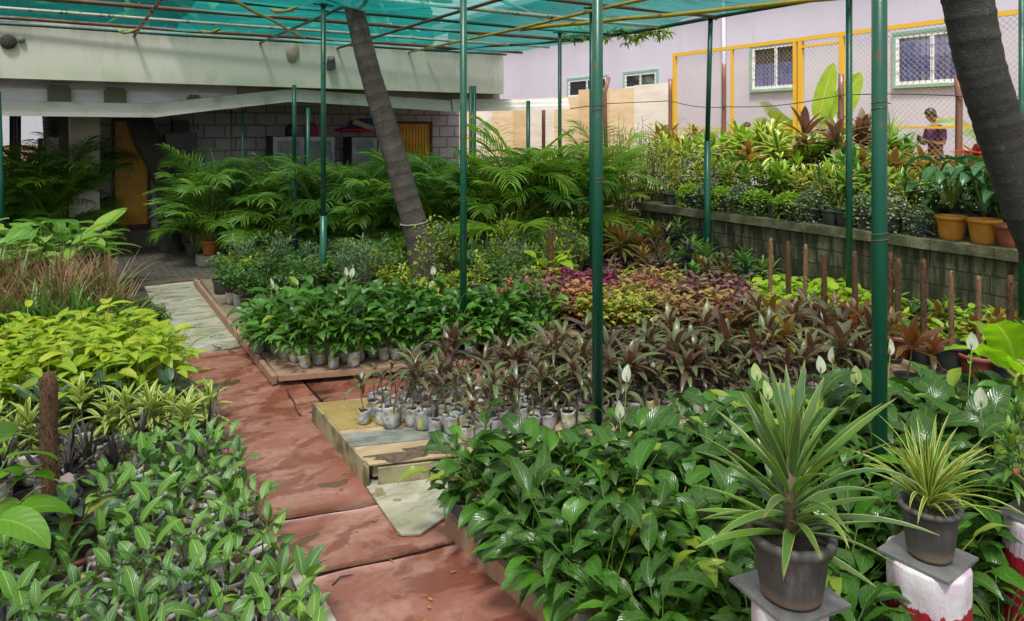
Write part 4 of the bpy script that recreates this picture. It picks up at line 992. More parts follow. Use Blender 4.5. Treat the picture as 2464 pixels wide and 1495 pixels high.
def rosette(m, p, rg, N, L, W, ehi, elo, shape, droop=(20, 60), mat=0, n=6, am=2, fold=.3, hstep=.006, wave=0., lv=.2, pet=0.):
    az = rg.uniform(0, 6)
    for k in range(N):
        q = k/max(1, N-1); az += 2.4+rg.uniform(-.25, .25); e = R(ehi+(elo-ehi)*(1-q)+rg.uniform(-8, 8))
        l = L*rg.uniform(1-lv, 1+lv)*(1-.35*q*q); w = W*rg.uniform(.85, 1.15)
        b = Vector(p)+Vector((0, 0, hstep*k)); r = min(1, max(0, rg.gauss(.4+.15*q, .25)))
        if pet:
            d = Vector((cos(e)*cos(az), cos(e)*sin(az), sin(e))); b2 = b+d*pet*l; m.tube([b, b2], .003, 3, 1, r, False); b = b2
        m.leaf(b, az, e, e-R(rg.uniform(*droop))*(1.15-q*.6), l, w, shape, n, am, fold, rg.uniform(-.25, .25), wave, r, mat, 1.1, 8, rg.uniform(0, 6), rg.uniform(-.2, .2))
def cane(seed, h, N, L, W, mat, ehi=82, elo=5, shape=(.55, .75), droop=(25, 75), z0=.1, stems=1, r=.006, n=6, wave=0., fold=.3, lean=.04, cm='cane', pet=0., hs=.006):
    rg = random.Random(seed); m = MB()
    for s in range(stems):
        a = rg.uniform(0, 6.3); b0 = Vector((cos(a)*.02*(stems > 1), sin(a)*.02*(stems > 1), z0)); hh = h*rg.uniform(.75, 1.1)
        tip = b0+Vector((cos(a)*lean*(1+stems*.4), sin(a)*lean*(1+stems*.4), hh))
        m.tube([b0, b0.lerp(tip, .5)+Vector((rg.uniform(-.01, .01), rg.uniform(-.01, .01), 0)), tip+Vector((0, 0, N*hs))], [r, r*.85, r*.5], 5, 1, rg.random(), False)
        rosette(m, tip, rg, N, L, W, ehi, elo, shape, droop, 0, n, 2, fold, hs, wave, pet=pet)
    return m.build('foliage', [M[mat], M[cm]])
TIP = [cane(k+50, .14+.05*(k % 3), 8+k % 3, .23, .038, 'ti', ehi=74, elo=18, droop=(65, 130), stems=1+(k == 3), n=8, r=.005) for k in range(7)]
TIW = [cane(k+150, .13+.06*(k % 2), 4+k % 2, .11, .024, 'ti', elo=20) for k in range(3)]
TIBIG = [cane(k+70, .3, 13, .36, .075, ('tired', 'ti', 'tigreen')[k % 3], stems=1, r=.01, n=8, wave=.03) for k in range(6)]
def seedling(seed, z0=.1):
    rg = random.Random(seed); m = MB()
    for s in range(rg.choice((2, 2, 2))):
        a = rg.uniform(0, 6.3); b0 = Vector((cos(a)*.018, sin(a)*.018, z0)); hh = rg.uniform(.05, .12)
        tip = b0+Vector((cos(a)*.02, sin(a)*.02, hh)); m.tube([b0, tip], [.0035, .003], 4, 1, rg.random(), False)
        for k in range(rg.choice((2, 3))):
            az = a+k*2.5+rg.uniform(-.5, .5); e = R(rg.uniform(35, 80)); d = Vector((cos(e)*cos(az), cos(e)*sin(az), sin(e))); p = tip+d*rg.uniform(.02, .06)
            m.tube([tip, p], .002, 3, 1, .5, False); L = rg.uniform(.07, .135)
            m.leaf(p, az, e-R(8), e-R(rg.uniform(20, 75)), L, L*rg.uniform(.34, .48), (.55, .75), 7, 4, rg.uniform(.15, .35), rg.uniform(-.5, .5), .04, rg.random(), 0, 1, 8, rg.uniform(0, 6))
    return m.build('foliage', [M['seed'], M['stem']])
SEED = [seedling(k+90) for k in range(9)]
def aroid(seed, n=12, s=1., mat='yellow', z0=.1, h=(.12, .3), asp=.5, shape=(.34, .85), stem='stemy', droop=(10, 60)):
    rg = random.Random(seed); m = MB()
    for k in range(n):
        az = k*2.4+rg.uniform(-.5, .5); e = R(rg.uniform(48, 85)); pl = s*rg.uniform(*h)
        b0 = Vector((0, 0, z0)); d = Vector((cos(e)*cos(az), cos(e)*sin(az), sin(e))); p = b0+d*pl; r = min(1, max(0, rg.gauss(.55, .27)))
        m.tube([b0, b0+d*pl*.5+Vector((0, 0, .01)), p], [.004*s, .0035*s, .003*s], 4, 1, r, False)
        L = s*rg.uniform(.13, .22); e0 = R(rg.uniform(-5, 45))
        m.leaf(p-d*.01, az+rg.uniform(-.5, .5), e0, e0-R(rg.uniform(*droop)), L, L*asp*rg.uniform(.85, 1.15), shape, 8, 4, rg.uniform(.1, .35), rg.uniform(-.4, .4), rg.uniform(.02, .07), r, 0, 1, 9, rg.uniform(0, 6), rg.uniform(-.3, .3))
    return m.build('foliage', [M[mat], M[stem]])
PHILO = [aroid(k+110, 16, .88, 'yellow', .1, (.2, .5), .46) for k in range(6)]
LIME = [aroid(k+120, 14, .9, 'yellow2', .08, (.08, .3), .62) for k in range(5)]
DIEF = [aroid(k+130, 11, 1.55, ('dieff', 'dieffg', 'dieffg')[k % 3], .1, (.18, .4), .42, (.55, .75), 'stem', (20, 60)) for k in range(6)]
DARKB = [aroid(k+140, 11, .8, 'dark', .1, (.08, .26), .36, (.5, .8), 'stem', (10, 50)) for k in range(3)]
def grassy(seed, n, L, W, mat, z0=.08, ehi=88, elo=30, droop=(10, 90), base=.03, margin=0, s=6):
    rg = random.Random(seed); m = MB()
    for k in range(n):
        az = rg.uniform(0, 6.3); q = k/n; e = R(ehi-(ehi-elo)*q+rg.uniform(-6, 6)); l = L*rg.uniform(.6, 1.1)
        m.leaf((cos(az)*base*q, sin(az)*base*q, z0), az, e, e-R(rg.uniform(*droop))*(.5+q*.6), l, W, (.25, .7), s, 2, .35, rg.uniform(-.4, .4), 0, rg.random(), 0, 1.5, curl=rg.uniform(-.4, .4))
    return m.build('foliage', [M[mat]])
GRASS = [grassy(k+160, 54, .6, .02, 'grassred', .12, 89, 40, (5, 80)) for k in range(4)]
GRASSG = [grassy(k+170, 30, .5, .03, 'croton', .1, 88, 25, (20, 110)) for k in range(3)]
STRAP = [cane(k+180, .1, 20, .2, .03, 'strap', 80, -5, (.4, .8), (40, 100), .1, r=.006) for k in range(4)]
PURP = [grassy(k+185, 18, .3, .022, 'purple', .1, 85, 15, (10, 60)) for k in range(3)]
def areca(seed, ns=11, H=.75, F=1.25, mat='palm'):
    rg = random.Random(seed); m = MB()
    for s in range(ns):
        a0 = s*2.4+rg.uniform(-.5, .5); rr = rg.uniform(.01, .1); b0 = Vector((cos(a0)*rr, sin(a0)*rr, .15)); h = H*rg.uniform(.08, 1.)**1.2; tip = b0+Vector((cos(a0)*.13*h, sin(a0)*.13*h, h))
        m.tube([b0, b0.lerp(tip, .5), tip], [.009, .008, .006], 5, 1, rg.random(), False); tip0 = tip.copy()
        for f in range(rg.choice((3, 3, 4))):
            low = f == 0
            az = a0+rg.uniform(-1.2, 1.2)+f*2.1; e = R(rg.uniform(30, 62) if low else rg.uniform(66, 89)); FL = F*(rg.uniform(.5, .75) if low else rg.uniform(.65, 1.15)); e1 = e-R(rg.uniform(50, 90) if low else rg.uniform(45, 125)); N = 25
            if low: tip = b0.lerp(tip0, .25)
            else: tip = tip0
            c = tip.copy(); pts = [c.copy()]; dirs = []
            for k in range(N):
                t_ = k/N; el = e+(e1-e)*t_**1.4; d = Vector((cos(el)*cos(az), cos(el)*sin(az), sin(el))); dirs.append(d); c = c+d*FL/N; pts.append(c.copy())
            m.tube(pts[::3]+[pts[-1]], [.005]*4+[.0035]*(len(pts[::3])-4)+[.002], 4, 1, .8, False)
            r0 = min(1, max(0, rg.gauss(.42, .24))); fl = rg.uniform(.1, .45)
            for k in range(6, N):
                t_ = (k-6)/(N-6); d = dirs[k]; sd = Vector((-sin(az), cos(az), 0)); nr = d.cross(sd); l = F*.31*(.55+.85*sin(pi*(.12+.8*t_)))*rg.uniform(.88, 1.1)*(1-.3*t_)
                for sg in (1, -1):
                    v = d*(.55+.5*t_)+sd*sg*.8+nr*fl; v.normalize(); el = math.asin(max(-1, min(1, v.z))); la = math.atan2(v.y, v.x)
                    m.leaf(pts[k]+d*rg.uniform(-.012, .012), la+rg.uniform(-.08, .08), el, el-R(rg.uniform(30, 95)), l, .02, (.35, .75), 4, 1, 0, rg.uniform(-.3, .3)+sg*.55, 0, min(1, max(0, r0+rg.uniform(-.15, .15))), 0, 1.2)
    return m.build('foliage', [M[mat], M['stemy']])
ARECA = [areca(k+200, 11, .8, 1.32) for k in range(5)]
ARECAY = [areca(k+210, 11, 1.0, 1.3, 'palmy') for k in range(2)]
def shrub(seed, h, r, ns, nl, LL, LW, mat, z0=.1, spread=.3, cm='cane', e=(-20, 60), shape=(.55, .7), n=3, bare=.3):
    rg = random.Random(seed); m = MB()
    for s in range(ns):
        a = rg.uniform(0, 6.3); rr = r*math.sqrt(rg.random()); hh = h*rg.uniform(.6, 1.)*(1-.3*(rr/r)**2)
        b0 = Vector((cos(a)*.02, sin(a)*.02, z0)); tip = Vector((cos(a)*rr, sin(a)*rr, z0+hh)); md = b0.lerp(tip, .5)+Vector((rg.uniform(-.03, .03), rg.uniform(-.03, .03), .03))
        m.tube([b0, md, tip], [.005, .004, .002], 4, 1, rg.random(), False)
        for k in range(nl):
            t_ = rg.uniform(bare, 1.); p = (b0.lerp(md, t_*2) if t_ < .5 else md.lerp(tip, t_*2-1))
            az = rg.uniform(0, 6.3); sp = r*spread*rg.random(); q = p+Vector((cos(az)*sp, sin(az)*sp, rg.uniform(-.3, .6)*sp))
            if sp > .03 and k % 3 == 0: m.tube([p, q], .0018, 3, 1, .4, False)
            el = R(rg.uniform(*e)); m.leaf(q, az+rg.uniform(-.6, .6), el, el-R(rg.uniform(10, 60)), LL*rg.uniform(.6, 1.2), LW*rg.uniform(.8, 1.2), shape, n, 2, .25, rg.uniform(-.4, .4), 0, rg.random())
    return m.build('foliage', [M[mat], M[cm]])
COLEUS = {k: [shrub(220+i*7+j, .3, .15, 10, 34, .05, .027, k, .06, .35, e=(-15, 40), n=4) for j in range(2)] for i, k in enumerate(('col_y', 'col_r', 'col_p', 'col_m', 'col_o'))}
SHR = {
 'green': [shrub(300+k, .5, .22, 9, 26, .06, .028, 'shrub', .12) for k in range(3)],
 'gold': [shrub(310+k, .45, .22, 10, 28, .042, .022, 'shruby', .12) for k in range(3)],
 'grey': [shrub(320+k, .6, .22, 9, 26, .075, .02, 'shrubg', .12, e=(10, 70)) for k in range(2)],
 'twiggy': [shrub(330+k, 1.3, .35, 9, 24, .035, .018, 'shruby', .15, .4, bare=.35) for k in range(2)],
 'willow': [shrub(340+k, 1.15, .4, 16, 34, .08, .012, 'shruby', .15, .35, e=(0, 70), bare=.2) for k in range(2)],
 'crim': [shrub(350+k, .42, .2, 9, 22, .07, .03, 'acal', .12) for k in range(2)],
 'tall': [shrub(360+k, .85, .16, 6, 26, .05, .025, 'shruby', .15, .5) for k in range(2)],
 'low': [shrub(370+k, .22, .15, 8, 22, .05, .03, 'shrub', .09) for k in range(2)],
 'lowg': [shrub(376+k, .2, .14, 8, 20, .04, .026, 'shrubg', .09) for k in range(2)]}
DRAC = [cane(k+380, .32, 16, .34, .045, ('ti', 'croton', 'purple', 'tigreen')[k % 4], 82, -20, (.45, .75), (30, 100), .1, 2, .008, 7) for k in range(8)]
BROAD = [cane(k+390, .3, 11, .26, .075, ('dark', 'tigreen', 'lily2', 'tired')[k % 4], 80, 5, (.55, .75), (20, 70), .1, 1, .008, 7, .03) for k in range(8)]
SONG = [cane(k+400, .05, 24, .15, .026, 'song', 80, -20, (.4, .75), (40, 100), .1, 6, .007, 5, hs=.011, lean=.07) for k in range(4)]
CROT = [cane(k+410, .06, 24, .15, .03, 'croton', 82, -20, (.5, .75), (25, 80), .1, 6, .007, 5, hs=.012, lean=.07) for k in range(4)]
CROTT = [cane(k+415, .2, 34, .17, .034, ('croton', 'croton', 'tigreen', 'croton')[k], 82, -25, (.5, .75), (25, 80), .1, 5, .007, 5, hs=.014, lean=.07) for k in range(4)]
CORDT = [cane(k+445, .22, 26, .34, .075, ('tigreen', 'tigreen', 'sunny', 'croton')[k], 84, -20, (.55, .75), (25, 80), .1, 2, .01, 7, .03, hs=.018) for k in range(4)]
HEAD = [cane(k+450, .24+.05*(k % 3), 13, (.2, .26, .22)[k % 3], (.045, .06, .035)[k % 3], ('sunny', 'tigreen', 'sunny', 'croton', 'ti', 'sunny', 'croton', 'song')[k], 84, 0, (.55, .75), (20, 80), .1, 4 + k % 3, .007, 7, .03, lean=.09, hs=.007) for k in range(8)]
TIMED = [cane(k+480, .2+.05*(k % 2), 10, .3, .055, 'ti', ehi=80, elo=15, droop=(55, 110), n=9, r=.007, wave=.03) for k in range(5)]
CREEP = {}
def creeper(seed, mat, R_=.14, H=.2, n=760, hang=.17, up=.07):
    rg = random.Random(seed); m = MB()
    for k in range(n):
        a = rg.uniform(0, 6.3); q = rg.random()
        if q < .5:
            rr = R_*1.05*math.sqrt(rg.random()); p = (cos(a)*rr, sin(a)*rr, H+up*(1-(rr/R_)**2)+rg.uniform(-.01, .03))
        else:
            d = rg.random()**1.4*(H+hang*max(0, sin(a*2+seed))**3); rr = R_*(1.05-.15*min(d/H, 1))+rg.uniform(0, .035); p = (cos(a)*rr, sin(a)*rr, H-d)
        e = R(rg.uniform(-30, 50)); m.leaf(p, a+rg.uniform(-1, 1), e, e-R(40), .034, .027, (.5, .5), 2, 2, .2, rg.uniform(-.6, .6), 0, rg.random())
    return m.build('foliage', [M[mat]])
for k in range(3): CREEP['b', k] = creeper(k+1, 'turtle'); CREEP['g', k] = creeper(k+5, 'turtleg', up=.12)
ASP = [aroid(k+420, 18, 1.75, 'aspid', .2, (.1, .28), .34, (.55, .8), 'stem', (60, 120)) for k in range(3)]
SPIDER = [cane(k+430, .7, 46, .5, .03, 'spider', 88, -30, (.3, .7), (10, 50), .2, 1, .015, 6, hs=.006) for k in range(2)]
YUC = [cane(k+435, .6, 30, .46, .03, 'spider', 88, -10, (.3, .7), (10, 60), .2, 1, .013, 6) for k in range(2)]
CORD = [cane(k+440, .55, 12, .4, .1, ('scarlet', 'tigreen', 'scarlet', 'tigreen')[k % 4], 85, 15, (.6, .75), (15, 60), .2, 1 + k % 2, .012, 8, .03) for k in range(4)]
# ================================================================= PLACING THE PLANTS
rg = random.Random(77)
def pick(L): return L[rg.randrange(len(L))]
def bagged(kinds, bags, x, y, z, name, label, group, sc=(.85, 1.15), cat='potted plant', extra=()):
    b = pick(bags)
    parts = [('grow_bag', b[0]), ('soil', b[1]), ('foliage', pick(kinds))]+list(extra)
    s0 = rg.uniform(*sc); t = put(name, parts, (x, y, z), rg.uniform(0, 6.3), (s0*rg.uniform(.93, 1.07), s0*rg.uniform(.93, 1.07), s0*rg.uniform(.88, 1.14)), label, cat, group)
    t.rotation_euler.x = rg.uniform(-.09, .09); t.rotation_euler.y = rg.uniform(-.09, .09)
    return t
def potted(kind, pot, x, y, z, name, label, group=None, sc=1., fs=1., cat='potted plant', rz=None):
    t = put(name, potparts(pot), (x, y, z), rg.uniform(0, 6.3) if rz is None else rz, sc, label, cat, group)
    f = part('foliage', kind, t); f.location = (0, 0, POTH[pot]-.12); f.scale = (fs, fs, fs)
    return t
BL = []
# --- pedestals: plan positions and keep-out
PED = [(1.96, 1.44, .2), (2.8, 1.4, .25), (2.66, 1.16, .2), (2.78, 1.1, .2), (3.5, 1.4, .22)]
POLES = [ond(2116, 1000, 3.55), ond(1438, 1030, 4.85), ond(1115, 870, 7.05)]
def clear(x, y, r=.2):
    return all((x-a)**2+(y-b)**2 > (c+.1)**2 for a, b, c in PED) and all((x-p.x)**2+(y-p.y)**2 > .08**2 for p in POLES)
# --- front right peace lilies
n = 0
for x, y in scatter([(1.87, 3.54), (5.3, 2.4), (5.3, .6), (2.02, .6)], .158, 1, .3, -.33):
    if not clear(x, y) or not seen(x, y, .1, .7, 0): continue
    front = x-1.87-(3.52-y)*.03 < .16
    back = y > 3.52-(x-1.9)*.33-.2
    ped = min(math.hypot(x-a, y-b) for a, b, c in PED) < .5
    lab = ('glossy peace lily arching over the brown kerb of the red path in the front bed' if front else
           'peace lily in the back row of the front bed beside the cordyline platform' if back else
           'dark peace lily crowding round the painted stumps of the front bed' if ped else 'dark green peace lily packed in the middle of the dense front bed')
    s = rg.uniform(.95, 1.25)*(1.2 if x > 3.2 and not ped else 1.)*(.9 if front or back else 1.)
    t = bagged(LILY, BBAGS, x, y, .08, 'peace_lily', lab, 'peace lilies in the front bed', (s, s)); n += 1
    if front: t.rotation_euler = (0, rg.uniform(-.4, -.15), rg.uniform(-.4, .4)); t.location.z += .03
# --- second peace lily bed
for x, y in scatter([(1.66, 6.5), (2.7, 6.2), (4.15, 5.75), (4.4, 6.55), (1.72, 8.0)], .175, 2, .28, -.3):
    if not clear(x, y): continue
    fr = y < 6.5-(x-1.66)*.3+.17; lf = x < 1.85
    lab = ('peace lily in a white printed bag along the front edge of the side aisle platform' if fr else 'peace lily leaning over the pale path from the second bed' if lf else 'bright green peace lily inside the second bed across the side aisle')
    t = bagged(LILYB if rg.random() < .55 else LILY, BBAGS, x, y, .1, 'peace_lily', lab, 'peace lilies in the second bed', (.8, .95) if fr else (1.0, 1.2))
    if lf: t.rotation_euler = (0, -.25, rg.uniform(-.5, .5))
# --- lily blossoms
FL = [(832, 640, 7.6, 0, 'twin white spathes of the tallest peace lily left of the palm trunk'), (846, 642, 7.65, 0, 'right hand white spathe of the twin bloom left of the palm trunk'), (655, 668, 7.4, 0, 'white spathe nodding over the left end of the second lily bed'),
 (1042, 636, 7.9, 0, 'tall narrow white spathe in front of the palm trunk base'), (1038, 672, 7.6, 0, 'round white spathe low in front of the palm trunk'), (702, 722, 7.2, 0, 'thin white bud at the left of the second lily bed'), (1130, 690, 7.7, 1, 'pale bud just right of the side aisle green pole'),
 (1508, 893, 4.4, 0, 'white spathe right of the pole in the cordyline bed'), (1822, 890, 4.3, 1, 'greenish spathe above the yucca, left'), (1975, 872, 4.4, 0, 'narrow white spathe pointing up beside the broad one'), (2003, 848, 4.5, 0, 'broad white spathe among the bronze leaves'),
 (1848, 935, 4.0, 1, 'yellow green spathe left of the yucca tip'), (2060, 898, 4.1, 1, 'yellow green spathe left of the thickest pole'), (2338, 815, 4.2, 0, 'largest white spathe standing before the moss pole pots'), (2142, 828, 4.4, 0, 'white spathe half hidden by the thickest pole'),
 (2362, 955, 3.7, 0, 'white spathe near the striped dracaena at the right'), (1492, 980, 4.2, 0, 'drooping white spathe beside the front green pole'), (705, 735, 7., 0, 'small white bud among the second bed leaves'), (610, 780, 7., 0, 'white bud at the left tip of the second bed')]
for px, py, d, gk, lab in FL:
    p = ond(px, py+25, d); a = rg.uniform(0, 6.3); zb = .09
    nb = .05
    t = put('flowering_peace_lily', [('grow_bag', BBAGS[0][0]), ('soil', BBAGS[0][1]), ('foliage', pick(LILY if d < 5 else LILYB)), blossom(p.z-zb, nb, a, int(px), 'spatheg' if gk else 'spathe', .84, (-p.x, -p.y))], (p.x-nb*cos(a), p.y-nb*sin(a), zb), 0, 1., 'flowering peace lily, '+lab, 'potted plant', 'flowering peace lilies')
# --- bronze cordylines in white bags
CP = [(1.78, 4.98), (2.25, 4.34), (3.0, 4.12), (4.2, 3.7), (5.6, 3.3), (5.9, 4.1), (4.4, 4.7), (2.5, 5.35), (2.05, 5.3)]
cnt = 0
for x, y in scatter(CP, .128, 4, .22, -.3):
    if not clear(x, y) or cnt > 285: continue
    fr = y < 4.34-(x-2.25)*.28+.16
    L = TIW if rg.random() < (.72 if x < 2.9 else .2) else (TIMED if x > 3.3 and rg.random() < .4 else TIP)
    lab = ('bronze cordyline cutting in a smudged white bag in the front row of the low platform' if fr else 'bronze cordyline in a white bag behind the front row, left of the front green pole' if x < 3 else 'bronze leaved cordyline in the crowd right of the front green pole')
    bagged(L, BAGS, x, y, .156, 'cordyline', lab, 'bronze cordylines in white bags', (.85, 1.1) if x < 3.2 else (.9, 1.15)); cnt += 1
for k, (px, py, d, lab) in enumerate(((1075, 880, 5.75, 'tall bronze and olive cordyline rising behind the left end of the bagged rows'), (1760, 830, 6.2, 'large grey green and bronze cordyline right of the front green pole'), (1860, 790, 6.6, 'large cordyline with orange backed leaves near the coleus'), (1960, 780, 6.7, 'large red brown cordyline in front of the lime bed'),
   (2050, 770, 6.6, 'orange and red cordyline left of the thickest pole'), (1900, 860, 5.9, 'large bronze cordyline in the middle of the right hand crowd'), (2010, 880, 5.7, 'large olive cordyline left of the thickest pole'), (2180, 880, 5.9, 'dark cordyline with one orange leaf right of the thickest pole'), (1640, 860, 6., 'bronze cordyline behind the white bags in the middle'),
   (2080, 850, 6.2, 'broad red cordyline behind the thickest pole'))):
    p = ond(px, py, d); zb = .12
    if 2190 < px < 2290: continue
    t = potted(TIBIG[(k*5+1) % 6], 'darks', p.x, p.y, zb, 'large_cordyline', lab, 'large cordylines', 1., .95 if px > 1700 or px < 1200 else .7)
for k, (x, y) in enumerate(scatter([(5.6, 4.1), (6.5, 3.6), (6.75, 4.4), (6.3, 4.8), (5.7, 4.6)], .26, 6, .3)):
    potted(TIBIG[k % 6], 'darks', x, y, .05, 'large_cordyline', 'large bronze and orange cordyline in the deep row before the coir poles', 'large cordylines', 1., rg.uniform(.75, .95))
# --- white ribbed seedlings, front left
cnt = 0
for x, y in scatter([(-.85, 5.2), (-.5, 2.45), (.9, 2.45), (.88, 5.0), (.6, 5.1)], .133, 8, .22, .1):
    if (x+.02)**2+(y-4.35)**2 < .19**2 or (x < .15 and y > 4.55) or not seen(x, y, 0, .3, 30): continue
    if cnt > 290: break
    ed = x > .76
    bagged(SEED, BAGS, x, y, .03, 'leafy_seedling', 'white ribbed seedling in a printed bag at the kerb side of the front left bed' if ed else 'white ribbed seedling in a crumpled printed bag in the front left bed', 'white ribbed seedlings', (.88, 1.18)); cnt += 1
# --- striped and dark straps behind them
for k, (x, y) in enumerate(scatter([(.05, 5.15), (.85, 5.2), (.85, 6.05), (-.7, 6.0), (-.6, 5.2)], .19, 9, .3)):
    if not seen(x, y): continue
    if y < 5.35: bagged(PURP, BAGS, x, y, .03, 'dark_grass_lily', 'dark purple strap leaved plant in a bag between the seedlings and the striped dracaenas', 'purple strap plants', (1., 1.25))
    elif y < 5.75: bagged(STRAP, BBAGS, x, y, .03, 'striped_dracaena', 'yellow striped dracaena in a bag in front of the lemon philodendrons', 'striped dracaenas', (1.05, 1.35))
    else: bagged(DARKB, BBAGS, x, y, .03, 'dark_aglaonema', 'dark blue green plant tucked under the lemon philodendrons', 'dark foliage plants', (1.1, 1.4))
# --- lemon philodendrons
for x, y in scatter([(-1.0, 6.1), (.72, 6.05), (.58, 7.75), (-1.1, 7.9)], .2, 10, .3):
    if not seen(x, y, 0, .7): continue
    e = x > .5
    bagged(PHILO, BBAGS, x, y, .03, 'lemon_philodendron', 'lemon yellow philodendron hanging over the path edge of the left bed' if e else 'lemon yellow philodendron in the bright left bed', 'lemon philodendrons', (1.0, 1.25))
for k, (px, py) in enumerate(((395, 800), (385, 780), (350, 760))):
    p = onz(px, py, .15); potted(pick(SHR['low']), 'darks', p.x-.05, p.y+.1, .03, 'low_shrub', ('low dark shrub at the path edge behind the lemon philodendrons', 'second low shrub along the pale path edge', 'third low shrub below the red edged grasses')[k], 'low shrubs by the pale path')
# --- red edged grasses, broad leaves
for x, y in scatter([(-1.2, 8.2), (.5, 8.1), (.36, 9.9), (-1.4, 9.9)], .27, 11, .3):
    if not seen(x, y, 0, .9): continue
    g = y < 8.5
    bagged(GRASSG if g else GRASS, BBAGS, x, y, .03, 'grass_dracaena', 'green strap leaved dracaena at the front of the reddish grasses' if g else 'narrow leaved dracaena with reddish edges in the left bed', 'grass like dracaenas', (1.15, 1.45) if g else (1.1, 1.4))
for k, (x, y) in enumerate(scatter([(-1.4, 10.1), (.34, 10.1), (.22, 12.2), (-1.8, 12.2)], .34, 12, .3)):
    if not seen(x, y, 0, 1.): continue
    b = y < 10.9 and x > -.1
    potted(LIME[k % 5] if b else DIEF[k % 6], 'dark', x, y, .03, 'broad_leaf_plant', 'bright lime leaved plant at the far path corner of the left bed' if b else ('mottled cream dieffenbachia at the back of the left bed' if k % 3 == 0 else 'broad green leaved plant at the back of the left bed'), 'broad leaved plants at the back of the left bed', 1.15, .85 if b else rg.uniform(.95, 1.2))
# --- foreground left: bowl plant, coir pole climber, big leaves, pink leaf
t = potted(aroid(501, 16, 1.15, 'dark', .1, (.1, .22), .46, (.5, .75), 'stem', (30, 70)), 'bowl', -.02, 4.33, .03, 'dark_aglaonema', 'dark broad leaved plant in a shallow terracotta bowl among the seedlings', None)
def coirpole(x, y, z, h, r, seed, pale=False):
    m = MB(); rr = random.Random(seed); n = 12; lean = rr.uniform(-.02, .02)
    m.tube([(lean*k/n, 0, z+h*k/n) for k in range(n+1)], [r*(1+rr.uniform(-.1, .1)) for k in range(n)]+[r*.6], 12)
    for k in range(260):
        a = rr.uniform(0, 6.3); zz = z+h*rr.uniform(.02, .99); p = Vector((lean*(zz-z)/h+cos(a)*r*.9, sin(a)*r*.9, zz)); q = p+Vector((cos(a+rr.uniform(-1, 1))*r*.42, sin(a+rr.uniform(-1, 1))*r*.42, rr.uniform(-.03, .03)))
        m.tube([p, q], [.0032, .0018], 3, caps=False)
    if rr.random() < .5: m.tube([(cos(a)*r*1.08+lean*.6, sin(a)*r*1.08, z+h*.62+a*.004) for a in [k*.5 for k in range(14)]], .0025, 4)
    return m.build('coir_pole', M['coirp' if pale else 'coir'])
def bigclimber(seed, spec, mat='lime_big'):
    rr = random.Random(seed); m = MB()
    for (az, pl, e, L, asp, dz) in spec:
        ee = R(e); d = Vector((cos(ee)*cos(az), cos(ee)*sin(az), sin(ee))); b0 = Vector((0, 0, dz)); p = b0+d*pl
        m.tube([b0, b0+d*pl*.6+Vector((0, 0, .015)), p], [.006, .005, .004], 5, 1, .5, False)
        m.leaf(p, az, R(5), R(-55), L, L*asp, (.33, .8), 12, 6, .15, rr.uniform(-.4, .4), .03, rr.random(), 0, 1, 8, rr.uniform(0, 6))
    return m.build('foliage', [M[mat], M['stem']])
M['lime_big'] = leafmat('heart_leaf', [(.06, .2, .02), (.13, .3, .02), (.09, .24, .025)], mid=(.25, .4, .06), midw=.03, nv=7, vein=(.16, .3, .04), vamp=.3, rough=.36, trans=.4)
p = onz(122, 1060, .2)
p = ond(122, 1060, 3.95)
t = put('climbing_philodendron', potparts('dark'), (p.x, p.y, .03), 0, 1., 'green heart leaved climber on the brown coir pole at the left edge', 'potted plant')
part('coir_pole', coirpole(0, 0, .12, .8, .043, 3), t)
part('foliage', bigclimber(3, [(2.9, .2, 30, .36, .62, .5), (3.6, .22, 12, .27, .7, .4), (4.0, .2, 0, .16, .8, .3), (2.2, .16, 30, .2, .6, .75), (3.2, .3, 40, .34, .65, .72), (5.2, .12, 0, .11, .9, .32), (1.2, .1, 20, .16, .6, .5)]), t)
p = ond(-70, 1290, 3.25)
t = put('climbing_philodendron', potparts('dark'), (p.x, p.y, .03), 0, 1., 'broad heart leaved plant cut by the lower left corner', 'potted plant')
part('foliage', bigclimber(5, [(.1, .22, 30, .24, .75, .35), (-.7, .2, 45, .3, .5, .35), (.6, .26, 40, .2, .8, .4), (-.3, .16, 5, .22, .6, .25), (1.4, .25, 50, .25, .7, .5), (-1.3, .2, 20, .2, .7, .3), (.9, .15, 70, .26, .7, .5), (.3, .3, 62, .24, .6, .45), (2.5, .2, 40, .2, .7, .4)]), t)
p = ond(150, 1130, 4.1)
potted(aroid(507, 7, .7, 'pinkleaf', .1, (.08, .16), .8, (.4, .9), 'stem', (5, 40)), 'dark', p.x, p.y, .03, 'pink_arrowhead', 'dusty pink leaved arrowhead plant below the left coir pole', None, .8)
for k, (px, py) in enumerate(((210, 1075), (70, 1090), (15, 1150), (255, 1050))):
    p = onz(px, py, .12); potted(pick(LIME) if k % 2 else pick(PURP), 'darks', p.x, p.y, .03, 'small_pot_plant', ('sparse plant in a small black pot right of the left coir pole', 'lime plant in a black pot left of the coir pole', 'dark strap plant in a black pot at the left edge', 'lime plant in a black pot behind the first seedlings')[k], 'small black pots round the left coir pole', 1., .7)

